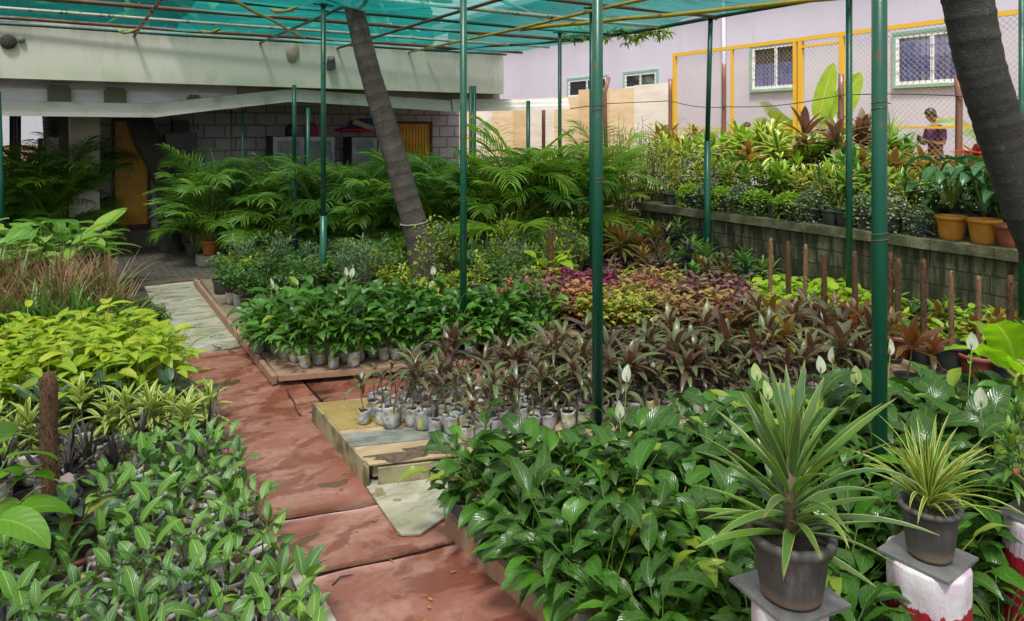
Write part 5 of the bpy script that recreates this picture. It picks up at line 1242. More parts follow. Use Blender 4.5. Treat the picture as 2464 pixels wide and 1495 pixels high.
# --- coleus bed
def colpick(x, y):
    q = (x-4.3)+(y-5.)*.1
    s = sin(x*3.1+y*1.7)+sin(x*1.3-y*2.9)+rg.uniform(-.9, .9)
    if y > 6.55 and 5.25 < x < 5.85: return 'col_m'
    if y > 6.3 and s > .5: return 'col_o'
    if s > .6: return 'col_y'
    if s > -.1: return 'col_r'
    if s > -.6: return 'col_y'
    return 'col_p'
CN = {'col_y': 'golden yellow', 'col_r': 'rust and yellow', 'col_p': 'dull purple', 'col_m': 'vivid magenta', 'col_o': 'coral orange'}
for x, y in scatter([(4.25, 6.75), (4.95, 5.6), (6.3, 4.95), (6.75, 5.5), (6.3, 6.9), (5.2, 7.5), (4.5, 7.3)], .29, 13, .25):
    c = colpick(x, y)
    potted(pick(COLEUS[c]), 'darks', x, y, 0., 'coleus', CN[c]+' coleus in the colourful patch between the two middle poles', CN[c]+' coleus', 1.1, rg.uniform(1.35, 1.65))
for k, (px, py) in enumerate(((1355, 670), (1395, 660), (1425, 680))):
    p = ond(px, py, 9.); potted(SHR['crim'][k % 2], 'white', p.x, p.y, .0, 'crimson_shrub', ('crimson leaved shrub in a white sack left of the front green pole', 'second crimson shrub behind the coleus', 'pinkish crimson shrub right behind the coleus')[k], 'crimson shrubs', .85, 1.0)

# --- mixed shrubs behind the second lily bed
labs = {'green': 'bushy small leaved green shrub', 'gold': 'golden leaved small shrub', 'grey': 'grey green narrow leaved shrub', 'low': 'low leafy seedling', 'lowg': 'low pale green seedling', 'tall': 'upright yellow shrub'}
bag2 = {'green': 'darks', 'gold': 'darks', 'grey': 'dark', 'low': 'darks', 'lowg': 'darks', 'tall': 'dark'}
for k, (x, y) in enumerate(scatter([(1.8, 8.6), (4.5, 7.05), (6.2, 7.6), (6.3, 9.1), (4., 10.), (1.9, 10.9)], .36, 14, .3)):
    if math.hypot(x-tr1[1].x, y-tr1[1].y) < .45: continue
    fr = y < 8.9-(x-1.68)*.5
    kind = ('low', 'lowg', 'gold', 'low')[k % 4] if fr else ('green', 'gold', 'grey', 'green', 'tall' if x > 3.6 else 'green', 'gold')[k % 6]
    zone = 'left of the leaning palm trunk' if x < tr1[1].x-.2 else 'right of the leaning palm trunk'
    lb = labs[kind]+' in rows '+zone
    if k % 5 == 0 and fr: bagged(SHR[kind], BBAGS, x, y, .07, 'small_shrub', lb+' in a white bag', 'mixed shrubs '+zone, (1.2, 1.4))
    else: potted(pick(SHR[kind]), bag2[kind], x, y, .07, 'small_shrub', lb, 'mixed shrubs '+zone, 1., rg.uniform(1., 1.3))
for k, (px, py, nm, lab) in enumerate(((520, 710, 'dark', 'black'), (545, 735, 'bag', 'white'), (562, 742, 'bag', 'brown'), (580, 748, 'darks', 'small black'), (600, 752, 'bag', 'grey'))):
    p = onz(px, py, .07); lb = lab+(' pot' if nm != 'bag' else ' bag')+' with a leafy green seedling at the kerb corner of the mixed rows'
    if nm == 'bag': bagged(SHR['green'], BBAGS, p.x+.08, p.y+.05, .07, 'small_shrub', lb, 'pots along the pale path kerb', (1., 1.1))
    else: potted(SHR['green'][k % 3], nm, p.x+.08, p.y+.05, .07, 'small_shrub', lb, 'pots along the pale path kerb')
p = ond(1325, 700, 9.2); t = potted(aroid(511, 16, 1.0, 'yellow2', .3, (.1, .3), .7, (.4, .8)), 'white', p.x, p.y, 0, 'lime_climber', 'tall lime leaved climber in a white tub in front of the sunny palms', None, 1.1, 1.); part('coir_pole', coirpole(0, 0, .2, .75, .035, 9), t)
# cream variegated dark ones by the aisle end
# --- areca palms along the building
pal = [(470, 640, 12.9), (505, 650, 12.2), (575, 640, 12.6), (640, 640, 12.3), (700, 640, 12.7), (760, 640, 12.2), (830, 635, 12.4), (890, 640, 12.), (950, 640, 12.3), (1060, 640, 11.9), (1120, 640, 12.2), (1010, 640, 12.6), (1170, 645, 11.7), (1230, 645, 11.5), (1290, 645, 11.9), (1345, 645, 11.5), (1395, 640, 12.1), (1440, 640, 12.3), (865, 640, 13.1), (1100, 640, 13.)]
cn = ['in the dense row before the grey block wall', 'in the dense row around the leaning palm trunk', 'in the sunny row right of the block building']
for k, (px, py, d) in enumerate(pal):
    p = ond(px, 640, d); z = 0 if k != 1 else .16
    zone = 0 if px < 800 else 1 if px < 1130 else 2
    sun = px > 1160 and (k % 3 != 0 or px > 1350)
    pot = 'orange' if px < 520 and k == 1 else ('white' if k % 3 == 1 else 'big')
    lab = ('areca palm in an orange pot at the far end of the path' if k == 1 else 'yellow green areca palm '+cn[zone] if sun else 'areca palm with arching feathery fronds '+cn[zone])
    potted(pick(ARECAY) if sun else pick(ARECA), pot, p.x, p.y, z, 'areca_palm', lab, 'areca palms '+cn[zone], 1., (.9 if zone == 0 else .96 if zone == 1 else 1.08)*rg.uniform(.92, 1.08))
m = MB(); p = ond(505, 650, 12.2); m.box(p.x-.2, p.x+.2, p.y-.15, p.y+.2, 0, .155); solo('concrete_block', m.build('concrete_block', plain('pale_block', (.36, .33, .28), .8), False), 'pale block under the orange pot at the end of the path', 'block')
for k, (px, d) in enumerate(((40, 13.0), (105, 13.3), (165, 13.), (185, 13.8), (125, 12.6), (70, 14.))):
    p = ond(px, 560, d); potted(ARECA[k % 5], 'big', p.x, p.y, .02, 'areca_palm', 'areca palm at the back of the left bed before the concrete pillar', 'areca palms at the back left', 1., rg.uniform(.95, 1.1))
# --- yellow willowy shrubs and twiggy ones by the hoarding
for k, (px, d, kd, lab) in enumerate(((1500, 12.6, 'willow', 'willowy golden shrub right behind the front green pole'), (1545, 12.9, 'willow', 'willowy golden shrub at the end of the mossy wall'), (1585, 12.7, 'willow', 'feathery golden shrub left of the creeper pots'), (1465, 13.2, 'twiggy', 'twiggy golden shrub against the tan hoarding'), (1562, 13.4, 'twiggy', 'tall twiggy shrub in front of the pale hoarding panel'), (1630, 13.3, 'willow', 'golden shrub below the first yellow fence post'), (1520, 13.5, 'willow', 'far golden shrub under the hoarding'))):
    p = ond(px, 500, d); potted(SHR[kd][k % 2], 'dark', p.x, p.y, .62 if kd == 'twiggy' else .5, 'golden_shrub', lab, 'golden shrubs by the hoarding', 1.2, 1.2 if kd == 'twiggy' else 1.35)
# --- dark dracaenas at the foot of the wall
for k, (x, y) in enumerate(scatter([(6.5, 6.9), (7.75, 6.1), (8.1, 6.3), (8.15, 9.4), (7.0, 9.4)], .3, 15, .3)):
    if abs(y-7.33) < .12 and abs(x-7.9) < .15: continue
    hi = y > 7.9
    potted((DRAC if k % 3 else BROAD)[k % 8], 'dark', x, y, 0, 'dark_dracaena', 'dark strap leaved dracaena heaped below the end of the mossy wall' if hi else 'dark mixed cordyline beside the coleus at the foot of the mossy wall', 'dark dracaenas below the wall', 1., rg.uniform(1., 1.35) if hi else rg.uniform(.75, 1.))
m = MB(); m.box(6.9, 8.3, 7.9, 9.5, 0, .18); solo('plant_bench', m.build('plant_bench', M['potdark'], False), 'low dark shelf under the heaped dracaenas at the wall end', 'shelf')
# --- lime bed and low plants round the coir poles
for k, (x, y) in enumerate(scatter([(6.75, 5.6), (7.0, 4.9), (7.35, 4.9), (7.4, 2.9), (8.2, 2.9), (8.25, 5.9), (7.2, 6.3)], .22, 16, .3)):
    dk_ = y < 4.7 and k % 3
    potted(pick(BROAD) if dk_ else pick(LIME), 'darks', x, y, 0, 'lime_pothos' if not dk_ else 'bronze_low_plant', 'lime green pothos between the coir poles and the mossy wall' if not dk_ else 'low bronze plant in the shade of the mossy wall', 'lime pothos by the wall' if not dk_ else 'low bronze plants by the wall', 1., rg.uniform(1.0, 1.3) if not dk_ else .8)
ords = ['first', 'second', 'third', 'fourth', 'fifth', 'sixth', 'seventh', 'eighth', 'ninth', 'tenth', 'eleventh']
for k, (px, zt, pot, pale) in enumerate(((1853, 1.01, 'dark', 1), (1898, 1.01, 'dark', 0), (1936, 1.0, 'dark', 1), (1984, .94, 'dark', 0), (2058, 1.01, 'dark', 0), (2142, 1.05, 'dark', 0), (2160, 1.0, 'terra', 0), (2223, 1.04, 'dark', 0), (2290, .97, 'big', 1), (2355, .96, 'terra', 1), (2431, 1.01, 'dark', 0))):
    u = (px-CX)/FOC; d = 7.1/(sa+u*ca); p = ond(px, 700, d)
    t = put('moss_pole_plant', potparts(pot), (p.x, p.y, 0), 0, 1.1, ords[k]+' coir pole pot from the left by the mossy wall, '+('pale' if pale else 'dark and shaggy'), 'potted plant', 'coir pole pots')
    part('coir_pole', coirpole(0, 0, .15, zt/1.1-.15, .021 if pale else .026, k, pale), t)
    fk = LIME[k % 5] if k in (9, 10, 0, 8) else (pick(PHILO) if k == 5 else pick([aroid(600+k, 12, .9, 'lily2', .1, (.08, .3), .6, (.4, .8))]))
    f = part('foliage', fk, t); f.location.z = .08; f.scale = (.55,)*3 if k == 8 else (.8,)*3
p = ond(2245, 860, 6.2); potted(TIBIG[0], 'dark', p.x, p.y, 0, 'large_cordyline', 'dark red cordyline in a black pot left of the big dark coir pole pot', None, 1., .8)
# --- terrace: front row on the wall
zc = 1.045
row = [(1613, 'dark', 'lowg', 'square dark pot with sparse cream leaves at the far end of the wall'), (1662, 'c', 'b', 'bright green creeper pot near the far end of the wall'), (1706, 'c', 'g', 'grey green creeper pot behind the sleeved green pole'), (1740, 'c', 'b', 'green creeper pot just right of the sleeved pole'), (1785, 'c', 'g', 'dull creeper pot in the middle of the wall'), (1822, 'c', 'b', 'creeper pot trailing long strands down the wall'),
 (1866, 'dark', 'low', 'dark pot with upright leaves in the creeper row'), (1900, 'c', 'b', 'small lime creeper pot right of the bare dark pot'), (1952, 'c', 'g', 'silvery creeper pot left of the wall pole'), (2000, 'dark', 'lowg', 'dark pot with a thin bright creeper fringe'), (2034, 'dark', 'low', 'dark pot half hidden by the wall pole'), (2078, 'c', 'g', 'large silvery creeper pot right of the wall pole'), (2150, 'c', 'g', 'grey green creeper pot behind the thickest pole'), (2214, 'blue', 'g', 'slate pot topped with a grey creeper cushion')]
for k, (px, pot, fk, lab) in enumerate(row):
    u = (px-CX)/FOC; X = 8.6; d = X/(sa+u*ca); p = ond(px, 500, d)
    if pot == 'c': put('creeper_pot', potparts('darks')+[('foliage', CREEP[fk, k % 3])], (p.x, p.y, zc), k*1.3, 1.3, lab, 'potted plant', 'creeper pots on the wall')
    elif pot == 'blue': put('creeper_pot', potparts('blue')+[('foliage', CREEP['g', 0])], (p.x, p.y, zc), 1., 1.05, lab, 'potted plant', 'creeper pots on the wall')
    else: potted(pick(SHR[fk]), 'dark', p.x, p.y, zc, 'wall_pot_plant', lab, 'creeper pots on the wall', 1., .8)
for px, pot, lab in ((2290, 'yellow', 'ochre ribbed pot of drooping broad leaves, left of a pair'), (2368, 'yellow', 'ochre ribbed pot of drooping broad leaves, right of a pair'), (2436, 'terra', 'terracotta pot of broad leaves beside the dark leaning trunk')):
    u = (px-CX)/FOC; d = 8.62/(sa+u*ca); p = ond(px, 500, d); potted(ASP[px % 3], pot, p.x, p.y, zc, 'broad_leaf_pot', lab, 'broad leaved pots on the wall', 1.1, 1.15)
# --- terrace: rows behind
for px in range(1650, 2480, 40):
    u = (px-CX)/FOC; k = px//40; X = 9.15+.1*(k % 2); p = ond(px, 500, X/(sa+u*ca)); s_ = k % 4
    if px > 2240: potted(ASP[k % 3], 'dark', p.x, p.y, 1.03, 'terrace_plant', 'dark broad leaved plant behind the ochre pots', 'second terrace row behind the ochre pots', 1., .95)
    elif s_ in (0, 2): potted(CROT[k % 4] if s_ else HEAD[k % 4], 'terra' if k % 3 == 0 else 'dark', p.x, p.y, 1.03, 'terrace_plant', 'bushy narrow leaved green plant in the second terrace row', 'narrow leaved plants on the terrace', 1., 1.45)
    else: potted(SONG[k % 4], 'terra' if k % 3 == 0 else 'dark', p.x, p.y, 1.03, 'terrace_plant', 'gold edged whorl leaved plant in the second terrace row', 'gold edged plants on the terrace', 1., 1.5)
for px in range(1640, 2500, 36):
    if 2148 < px < 2335: continue
    u = (px-CX)/FOC; k = px//36; X = 9.75+.12*(k % 2); p = ond(px, 500, X/(sa+u*ca))
    potted((HEAD[(k*3) % 8] if k % 4 else CORDT[(k // 4) % 4]), 'dark', p.x, p.y, 1.03, 'terrace_plant', ('bronze and orange leaved plant in the third terrace row', 'leafy green plant in the third terrace row')[k % 4 != 0 and (k*3) % 8 not in (1, 4, 6)], 'third terrace row', 1.1, rg.uniform(1.35, 1.75) if k % 4 else .85)
for px in range(1660, 2480, 44):
    if 2148 < px < 2402: continue
    u = (px-CX)/FOC; k = px//44; X = 10.3+.15*(k % 2); p = ond(px, 500, X/(sa+u*ca))
    potted((HEAD[(k*5) % 8] if k % 3 else CORDT[(k // 3) % 4]), 'big', p.x, p.y, 1.03, 'terrace_plant', ('tall orange and green cordyline in the back terrace row', 'tall mixed leafy plant in the back terrace row', 'tall lance leaved plant in the back terrace row')[k % 3], 'back terrace row', 1.1, rg.uniform(1.8, 2.15) if k % 3 else 1.05)
for px, X, kd, fs, lab in ((1856, 10.2, SPIDER[0], .85, 'spiky pale green dracaena left of the banana leaf'), (2135, 10.0, SPIDER[1], .9, 'large spiky pale dracaena behind the thickest pole'), (1760, 10.4, YUC[0], .8, 'spiky yellow green plant behind the first coir free pots'), (1950, 10.3, YUC[1], .75, 'spiky green plant under the banana leaf'), (2348, 9.75, CORD[0], 1.0, 'scarlet and purple cordyline beside the dark leaning trunk'), (2328, 9.3, CORD[3], .55, 'amber and green cordyline in front of the scarlet one'), (2385, 9.7, CORD[2], 1.05, 'dark red cordyline partly behind the leaning trunk'), (2225, 10.1, HEAD[1], 1.25, 'green and amber lance leaved plant just below the person in purple'), (2270, 9.9, CORD[2], .6, 'small dark red cordyline right below the person in purple'), (2165, 9.6, CORD[1], .45, 'green and amber cordyline left of the person in purple')):
    u = (px-CX)/FOC; p = ond(px, 500, X/(sa+u*ca)); potted(kd, 'big', p.x, p.y, 1.03, 'accent_plant', lab, 'accent plants on the terrace', 1.05, fs)
# --- bananas
def banana(seed, specs, mat, h=.5, z0=0.):
    rr = random.Random(seed); m = MB()
    m.tube([(0, 0, z0), (0, 0, z0+h)], [.05, .035], 10, 1, .5)
    for (az, e, pl, L, W, dr, rl) in specs:
        ee = R(e); d = Vector((cos(ee)*cos(az), cos(ee)*sin(az), sin(ee))); b0 = Vector((0, 0, z0+h*.8)); p = b0+d*pl
        m.tube([b0, p], [.018, .01], 6, 1, .8, False)
        m.leaf(p, az, ee, ee-R(dr), L, W, (.36, .56), 16, 6, .2, rl, .09, rr.random(), 0, 1.2, 23, rr.uniform(0, 6))
    return m.build('foliage', [M[mat], M['stemy']])
p = onX(1945, 400, 11.55)
t = put('banana_plant', [('foliage', banana(1, [(-.554, 63, .6, 1.42, .5, 6, 1.4), (-.554, 78, .9, 1.1, .36, 6, 1.2), (2.4, 66, .5, .8, .3, 40, 1.2)], 'banana', .72))], (p.x, p.y, 1.03), 0, 1., 'banana plant with one big translucent yellow green leaf behind the chain fence', 'plant', 'banana plants')
m = MB(); m.leaf((.1, -.15, .95), -1., R(60), R(40), .75, .14, (.4, .5), 9, 3, .8, .6, .25, .5, 0, 1, 20); part('dry_leaf', m.build('dry_leaf', M['dry']), t)
p = onX(1905, 400, 12.6); put('banana_plant', [('foliage', banana(2, [(1.9, 74, .5, 1.0, .5, 40, .9), (2.8, 60, .5, .9, .42, 60, .4), (3.8, 60, .3, .9, .4, 60, 0)], 'bananap', .7))], (p.x, p.y, 1.03), 0, 1., 'pale banana plant behind the yellow gate post', 'plant', 'banana plants')
p = onX(2412, 400, 12.4); put('banana_plant', [('foliage', banana(4, [(1.8, 55, .6, .8, .34, 80, .3), (2.6, 50, .6, .9, .36, 80, .2), (.8, 40, .3, .8, .3, 70, 0)], 'bananap', .8))], (p.x, p.y, 1.03), 0, 1., 'pale banana leaves drooping beside the dark leaning trunk', 'plant', 'banana plants')
p = onX(2490, 400, 11.5); put('banana_plant', [('foliage', banana(5, [(1.4, 75, .4, 1., .4, 40, .9), (2.2, 60, .3, .8, .3, 60, .3)], 'banana', .9))], (p.x, p.y, 1.03), 0, 1., 'green banana leaf at the far right edge', 'plant', 'banana plants')
p = ond(2452, 985, 4.5)
t = put('banana_plant', potparts('dark')+[('foliage', banana(6, [(2.6, 42, .12, .42, .26, 60, .3), (3.7, 35, .12, .45, .24, 50, -.3), (4.6, 40, .1, .36, .22, 70, .2), (1.2, 55, .12, .38, .24, 60, .2), (5.6, 50, .12, .4, .24, 70, -.2), (3.1, 68, .16, .36, .25, 50, .5), (4.1, 10, .1, .32, .2, 60, 0)], 'banana', .66, .1))], (p.x, p.y, .08), 0, 1., 'young banana plant with broad glowing leaves at the right edge', 'plant', 'banana plants')

for k, (px, py, a, ln, lab) in enumerate(((505, 812, .4, .16, 'short dark twig lying on the pale path'), (532, 838, 1.9, .2, 'thin bent twig lying near the end of the pale path'), (560, 838, .1, .14, 'thin twig beside the bent one on the pale path'), (800, 1408, .3, .12, 'dark twig lying on the near red sheeting'))):
    p = onz(px, py, .02); m = MB(); m.tube([(0, 0, 0), (ln*.5, .02, .004), (ln, -.01, 0)], [.005, .004, .002], 5); o = solo('twig', m.build('twig', M['darkin']), lab, 'twig'); o.location = p; o.rotation_euler = (0, 0, a)
m = MB(); lr = random.Random(31)
for k in range(150):
    y = lr.uniform(2.6, 11.); x = lr.choice((lr.uniform(.95, 1.1), lr.uniform(1.45, 1.75), lr.uniform(.95, 1.75))) if y > 3.6 else lr.uniform(1.02, 1.78)
    if k > 120: x, y = lr.uniform(1.9, 4.5), lr.uniform(5.2, 5.5)
    m.leaf((x, y, .02), lr.uniform(0, 6.3), R(lr.uniform(-3, 12)), R(-8), lr.uniform(.01, .045), lr.uniform(.006, .016), (.5, .6), 3, 2, .2, lr.uniform(-.3, .3), 0, lr.random())
tag(part('leaf_litter', m.build('leaf_litter', M['dry'])), 'scattered dry leaf bits on the wet path', 'leaf litter', kind='stuff')
# ================================================================= PEDESTALS AND FRONT POTS
def stumpmat():
    b = NB('painted_stump'); o = b.obj(); X, Y, Z = b.sep(o)[:3]
    n1 = b.noise(4., o, 5.); n2 = b.noise(12., b.scaled(o, (3, 3, .4)), 6., .7); n3 = b.noise(40., o, 4.)
    w = b.mix(b.rng(n1, .5, .68, 0., .7), (.62, .57, .6), (.5, .3, .42))
    w = b.mix(b.rng(n2, .6, .75, 0., .75), w, (.13, .1, .09))
    edge = b.math('ADD', Z, b.math('ADD', b.math('MULTIPLY', b.math('SUBTRACT', n2, .5), .1), b.math('MULTIPLY', b.math('SUBTRACT', n1, .5), .06)))
    rd = b.mix(b.rng(n3, .4, .8), (.36, .006, .025), (.24, .008, .02))
    c = b.mix(b.rng(edge, -.137, -.133), rd, w)
    return b.out(b.bsdf(c, .6, b.bump(b.math('ADD', n2, b.math('MULTIPLY', n3, .3)), .7, .012)))
M['stump'] = stumpmat()
tilem = plain('grey_stone_tile', (.17, .165, .16), .32, sc=5, col2=(.11, .11, .115), bumpk=.05, bsc=90)
def pedestal(x, y, zt, r, rot, seed, lab, labt):
    s = random.Random(seed); ph = [s.uniform(0, 6.3) for _ in range(4)]; m = MB(); h = zt-.014
    def j(rr, z, a): return rr*(1+.05*sin(2*a+ph[0])+.03*sin(5*a+ph[1])+.018*sin(9*a+ph[2]+z*3)+.03*sin(z*9+ph[3])), z
    m.lathe([(r*1.12, -h), (r*1.08, -h*.6), (r*1.02, -h*.35), (r, -.08), (r*.99, -.015), (r*.95, -.001), (.001, -.0005)], 44, 0, jit=j)
    t = thing('tree_stump', lab, 'stump', (x, y, h), group='painted stumps in the front bed'); part('stump_body', m.build('stump_body', M['stump']), t)
    m = MB(); q = .13; m.box(-q, q, -q, q, 0, .011)
    o = solo('stone_tile', m.build('stone_tile', tilem, False), labt, 'tile', 'tiles on the stumps'); o.location = (x, y, zt-.013); o.rotation_euler = (0, 0, rot)
dA, dB = 2.26, 2.74
pA = ond(1903, 1430, dA); pB = ond(2237, 1335, dB); pC = ond(2510, 1240, 3.12)
rA = R(16); rB = R(18)
pedestal(1.958, 1.468, pA.z, .118, R(-8), 1, 'painted stump carrying the yucca pot, its white band cut by the bottom edge', 'square grey tile under the yucca pot')
pedestal(2.826, 1.49, pB.z, .15, R(4), 2, 'white and red painted stump carrying the striped dracaena pot', 'square grey tile under the striped dracaena pot')
pedestal(pC.x, pC.y, pC.z, .145, R(0), 3, 'white and red painted stump cut by the right edge', 'grey tile corner at the right edge')
def yucca(seed):
    rr = random.Random(seed); m = MB(); h = .3
    m.tube([(0, 0, .16), (.005, .0, .3), (.0, .005, .46)], [.022, .02, .014], 8, 1, .5)
    az = 0
    for k in range(62):
        q = (k/61)**1.2; az += 2.4+rr.uniform(-.3, .3); z = .175+.27*q; e = R(8+78*q**1.1+rr.uniform(-10, 10)); L = .92*(.31+.14*sin(pi*min(1, q*1.15)))*rr.uniform(.75, 1.1)*(.75 if q > .92 else 1); W = rr.uniform(.025, .036)
        dr = rr.uniform(8, 40)*(1.15-q)+(rr.uniform(10, 40) if rr.random() < .25 and q < .6 else 0)
        if k in (5, 13, 22, 29): dr = rr.uniform(80, 115); e = R(45)
        m.leaf((cos(az)*.014, sin(az)*.014, z), az, e, e-R(dr), L, W, (.45, .75), 10, 2, .5, rr.uniform(-.35, .35), 0, rr.random(), 0, 2.2 if dr > 60 else 1.2)
    return m.build('foliage', [M['yucca'], M['cane']])
put('yucca_pot', potparts('grey')+[('foliage', yucca(4))], (pA.x, pA.y, pA.z), 2.6, 1., 'big spiky pale margined yucca in a chipped grey pot on the nearest stump', 'potted plant')
def ribbon(seed):
    rr = random.Random(seed); m = MB()
    for k in range(84):
        q = k/84; az = rr.uniform(0, 6.3); e = R(86-58*q+rr.uniform(-8, 8)); L = rr.uniform(.2, .37)
        m.leaf((cos(az)*.025*q+.01, sin(az)*.025*q, .165+.06*rr.random()), az, e, e-R(rr.uniform(15, 95))*(.35+.7*q), L, rr.uniform(.011, .018), (.3, .7), 9, 2, .5, rr.uniform(-.5, .5), 0, rr.random(), 0, 1.5, curl=rr.uniform(-.3, .3))
    return m.build('foliage', [M['ribbon']])
put('striped_dracaena_pot', potparts('grey2')+[('foliage', ribbon(8))], (pB.x, pB.y, pB.z), 1., 1., 'yellow striped ribbon leaved dracaena in a grey pot on the red and white stump', 'potted plant')
t = put('small_terracotta_pot', potparts('terra'), (pC.x+.03, pC.y, pC.z), 0, .75, 'terracotta pot at the right edge on the last stump', 'potted plant'); f = part('foliage', CROT[0], t); f.location.z = .07

# ================================================================= PEOPLE
SK = plain('brown_skin', (.23, .11, .065), .55, sc=8, col2=(.2, .09, .055), bumpk=.05)
HAIR = plain('black_hair', (.012, .01, .011), .5, sc=40, bumpk=.6, stretch=(1, 1, .2))
def skinmesh(name, joints, edges, mat, sub=2):
    me = bpy.data.meshes.new(name+'_cage'); me.from_pydata([j[:3] for j in joints], edges, [])
    ob = bpy.data.objects.new(name+'_cage', me); COL.objects.link(ob)
    ob.modifiers.new('s', 'SKIN'); 
    if not me.skin_vertices: pass
    sv = me.skin_vertices[0].data
    for k, j in enumerate(joints):
        r = j[3]; sv[k].radius = (r, j[4] if len(j) > 4 else r)
    sv[0].use_root = True
    s = ob.modifiers.new('d', 'SUBSURF'); s.levels = s.render_levels = sub
    dg = bpy.context.evaluated_depsgraph_get(); out = bpy.data.meshes.new_from_object(ob.evaluated_get(dg)); out.name = name
    bpy.data.objects.remove(ob); bpy.data.meshes.remove(me)
    out.materials.clear(); out.materials.append(mat)
    out.polygons.foreach_set('use_smooth', [True]*len(out.polygons)); return out
def head(name):
    m = MB(); n = 24; prof = []
    def j(r, z, a):   # a: direction, face looks along -y
        f = max(0, -sin(a)); k = r
        if .04 < z < .2: k *= 1+.1*f
        g = math.exp(-((a-4.712)/.16)**2)
        k += g*(.022*math.exp(-((z-.098)/.02)**2)+.012*math.exp(-((z-.125)/.02)**2)+.008*math.exp(-((z-.06)/.008)**2)+.006*math.exp(-((z-.045)/.007)**2)+.01*math.exp(-((z-.02)/.014)**2))
        for s in (-1, 1):
            k -= .009*math.exp(-((a-4.712-s*.42)/.16)**2-((z-.122)/.013)**2)
            k += .016*math.exp(-((a-4.712-s*1.62)/.1)**2-((z-.105)/.03)**2)
        return k, z
    m.lathe([(.02, -.005), (.045, .004), (.058, .025), (.066, .05), (.071, .08), (.074, .105), (.076, .125), (.077, .15), (.072, .18), (.056, .208), (.03, .224), (.001, .229)], n, 0, jit=j)
    return m
def person(lab, loc, rz, sc, shirt, trouser, pose=0):
    t = thing('person', lab, 'person', loc, rz, sc)
    J = [(0, 0, .95, .14, .11), (0, 0, 1.12, .12, .095), (0, -.01, 1.3, .15, .1), (0, 0, 1.42, .1, .08), (0, -.015, 1.47, .05), (0, -.03, 1.55, .048),
         (.09, 0, .9, .085), (.1, -.01, .5, .058), (.1, .02, .1, .04), (.1, -.1, .05, .035), (-.09, 0, .9, .085), (-.1, -.01, .5, .058), (-.1, .02, .1, .04), (-.1, -.1, .05, .035),
         (.19, 0, 1.39, .055), (.24, -.02, 1.12, .042), (.09, -.24, 1.18, .032), (.03, -.27, 1.2, .024, .034),
         (-.19, 0, 1.39, .055), (-.25, -.03, 1.12, .042), (-.1, -.25, 1.2, .032), (-.03, -.28, 1.25, .024, .034)]
    E = [(0, 1), (1, 2), (2, 3), (3, 4), (4, 5), (0, 6), (6, 7), (7, 8), (8, 9), (0, 10), (10, 11), (11, 12), (12, 13), (3, 14), (14, 15), (15, 16), (16, 17), (3, 18), (18, 19), (19, 20), (20, 21)]
    for (hx, hy, hz, sg, root) in ((.03, -.27, 1.2, -1, 17), (-.03, -.28, 1.25, 1, 21)):
        for f in range(4):
            k = len(J); J += [(hx+sg*.035, hy-.012+f*.012, hz+.024-f*.016, .009), (hx+sg*.06, hy-.02+f*.012, hz+.02-f*.016, .008), (hx+sg*(.075-.004*abs(f-1)), hy-.005+f*.012, hz+.01-f*.016, .007)]
            E += [(root, k), (k, k+1), (k+1, k+2)]
        k = len(J); J += [(hx, hy-.02, hz+.035, .01), (hx+sg*.015, hy-.03, hz+.055, .008)]; E += [(root, k), (k, k+1)]
    b = part('body', skinmesh('body', J, E, SK), t)
    hm = head('head'); T = Matrix.Translation((0, -.04, 1.53)) @ Matrix.Rotation(R(24), 4, 'X'); hv = [tuple(T @ Vector(v)) for v in hm.v]; 
    me = MB(); me.v = hv; me.f = hm.f; me.a = hm.a; me.mi = hm.mi; hd = me.build('head', SK)
    # join head into the body mesh
    import bmesh
    bm = bmesh.new(); bm.from_mesh(b.data); bm.from_mesh(hd); bm.to_mesh(b.data); bm.free(); b.data.polygons.foreach_set('use_smooth', [True]*len(b.data.polygons))
    hr = MB(); rr = random.Random(2); hr.lathe([(.079, .085), (.088, .11), (.09, .15), (.085, .185), (.066, .222), (.035, .243), (.001, .248)], 26, 0, jit=lambda r, z, a: (r*(1+.03*sin(9*a+z*40)), z+(.075*max(0, -sin(a))**3 if z < .12 else (.03*max(0, -sin(a))**3 if z < .16 else 0))-(.06*max(0, sin(a)) if z < .1 else 0)))
    hr.v = [tuple(T @ (Vector(v)+Vector((0, .006, -.002)))) for v in hr.v]; part('hair', hr.build('hair', HAIR), t)
    ey = MB()
    for s in (-1, 1): ey.tube([T @ Vector((s*.03, -.077, .122)), T @ Vector((s*.03, -.0795, .122))], [.009, .006], 10)
    part('eyes', ey.build('eyes', M['darkin']), t)
    S = [(0, 0, .93, .155, .125), (0, 0, 1.12, .14, .112), (0, -.01, 1.3, .168, .118), (0, 0, 1.41, .112, .092), (.19, 0, 1.385, .068), (.235, -.02, 1.17, .058), (-.19, 0, 1.385, .068), (-.245, -.03, 1.17, .058), (0, -.01, 1.45, .07, .062)]
    part('shirt', skinmesh('shirt', S, [(0, 1), (1, 2), (2, 3), (3, 4), (4, 5), (3, 6), (6, 7), (3, 8)], shirt), t)
    Q = [(0, 0, .93, .145, .118), (.09, 0, .86, .098), (.1, -.005, .5, .07), (.1, .02, .1, .056), (-.09, 0, .86, .098), (-.1, -.005, .5, .07), (-.1, .02, .1, .056)]
    part('trousers', skinmesh('trousers', Q, [(0, 1), (1, 2), (2, 3), (0, 4), (4, 5), (5, 6)], trouser), t)
    return t
jean = plain('blue_trousers', (.03, .045, .11), .8, sc=20)
p = ond(2243, 300, 11.3); person('person in a plum purple shirt with dark hair, head bowed, behind the chain fence', (p.x+.1, p.y, 1.05), R(-118), .92, plain('plum_shirt', (.13, .03, .13), .8, sc=5, col2=(.2, .05, .19), bumpk=.4, dist=.02, bsc=15), jean)
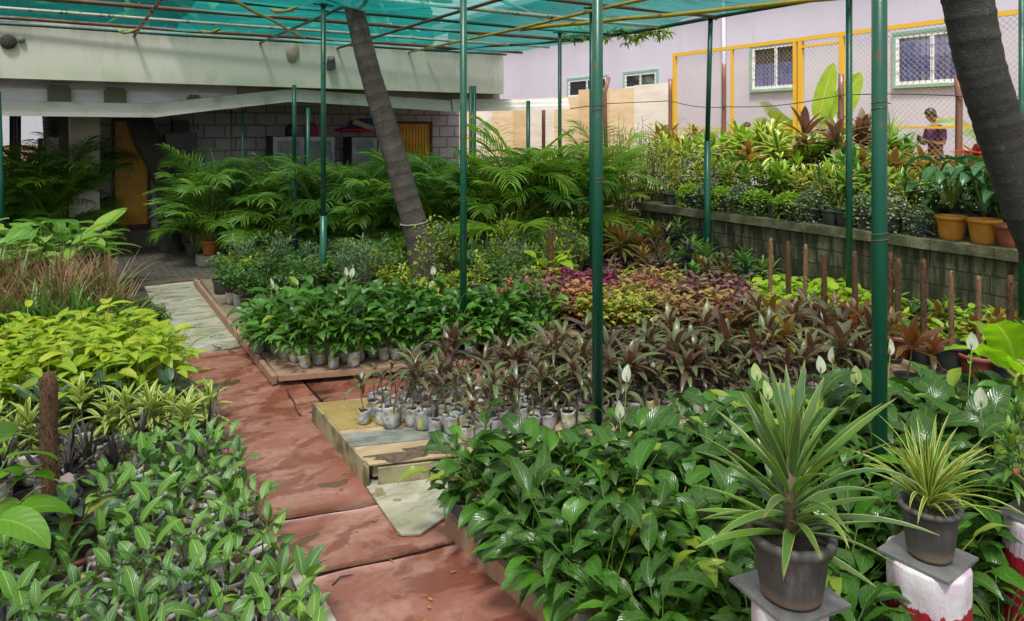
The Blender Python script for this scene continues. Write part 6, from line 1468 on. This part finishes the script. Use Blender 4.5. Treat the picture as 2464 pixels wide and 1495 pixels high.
p = ond(1903, 300, 13.6); person('dark haired person mostly hidden behind plants left of the yellow gate post', (p.x, p.y, 1.03), R(-60), .84, plain('rose_shirt', (.4, .25, .23), .8, sc=5), jean)
p = ond(1788, 300, 14.); person('dark haired person mostly hidden behind plants below the left fence window', (p.x, p.y, 1.03), R(60), .82, plain('grey_shirt', (.3, .28, .28), .8, sc=5), jean)

# ================================================================= CAMERA, LIGHT
cam = bpy.data.cameras.new('Camera'); co = bpy.data.objects.new('Camera', cam); COL.objects.link(co)
co.location = (0, 0, CAMH); co.rotation_euler = (R(90), 0, -ANG)
cam.sensor_width = 36.; cam.lens = 36.*FOC/2464; cam.shift_y = -(747.5-HY)/2464; cam.clip_start = .05; cam.clip_end = 500
scene.camera = co
SEL, SAZ = SUN_EL, SUN_AZ
sd = Vector((cos(R(SEL))*sin(R(SAZ)), cos(R(SEL))*cos(R(SAZ)), sin(R(SEL))))   # towards the sun, azimuth from +Y clockwise
sl = bpy.data.lights.new('Sun', 'SUN'); so = bpy.data.objects.new('Sun', sl); COL.objects.link(so)
sl.energy = SUN_E; sl.angle = R(SUN_ANG); sl.color = (1, .955, .9)
so.rotation_euler = (-sd).to_track_quat('-Z', 'Y').to_euler()
w = bpy.data.worlds.new('World'); scene.world = w; w.use_nodes = True; nt = w.node_tree; nt.nodes.clear()
sky = nt.nodes.new('ShaderNodeTexSky'); sky.sky_type = 'NISHITA'; sky.sun_disc = False; sky.sun_elevation = R(SEL); sky.sun_rotation = R(SAZ); sky.air_density = 1.; sky.dust_density = 4.; sky.ozone_density = 1.
hs = nt.nodes.new('ShaderNodeHueSaturation'); hs.inputs['Saturation'].default_value = .18; nt.links.new(sky.outputs[0], hs.inputs['Color'])
bg = nt.nodes.new('ShaderNodeBackground'); bg.inputs[1].default_value = SKY_E
ou = nt.nodes.new('ShaderNodeOutputWorld'); nt.links.new(hs.outputs[0], bg.inputs[0]); nt.links.new(bg.outputs[0], ou.inputs[0])
scene.view_settings.view_transform = 'Standard'; scene.view_settings.look = 'None'; scene.view_settings.gamma = 1.; scene.view_settings.exposure = EXPO
scene.render.engine = 'CYCLES'; cy = scene.cycles
cy.max_bounces = 8; cy.diffuse_bounces = 4; cy.glossy_bounces = 2; cy.transmission_bounces = 4; cy.transparent_max_bounces = 10
cy.use_denoising = True; cy.sample_clamp_indirect = 6.; cy.caustics_reflective = False; cy.caustics_refractive = False
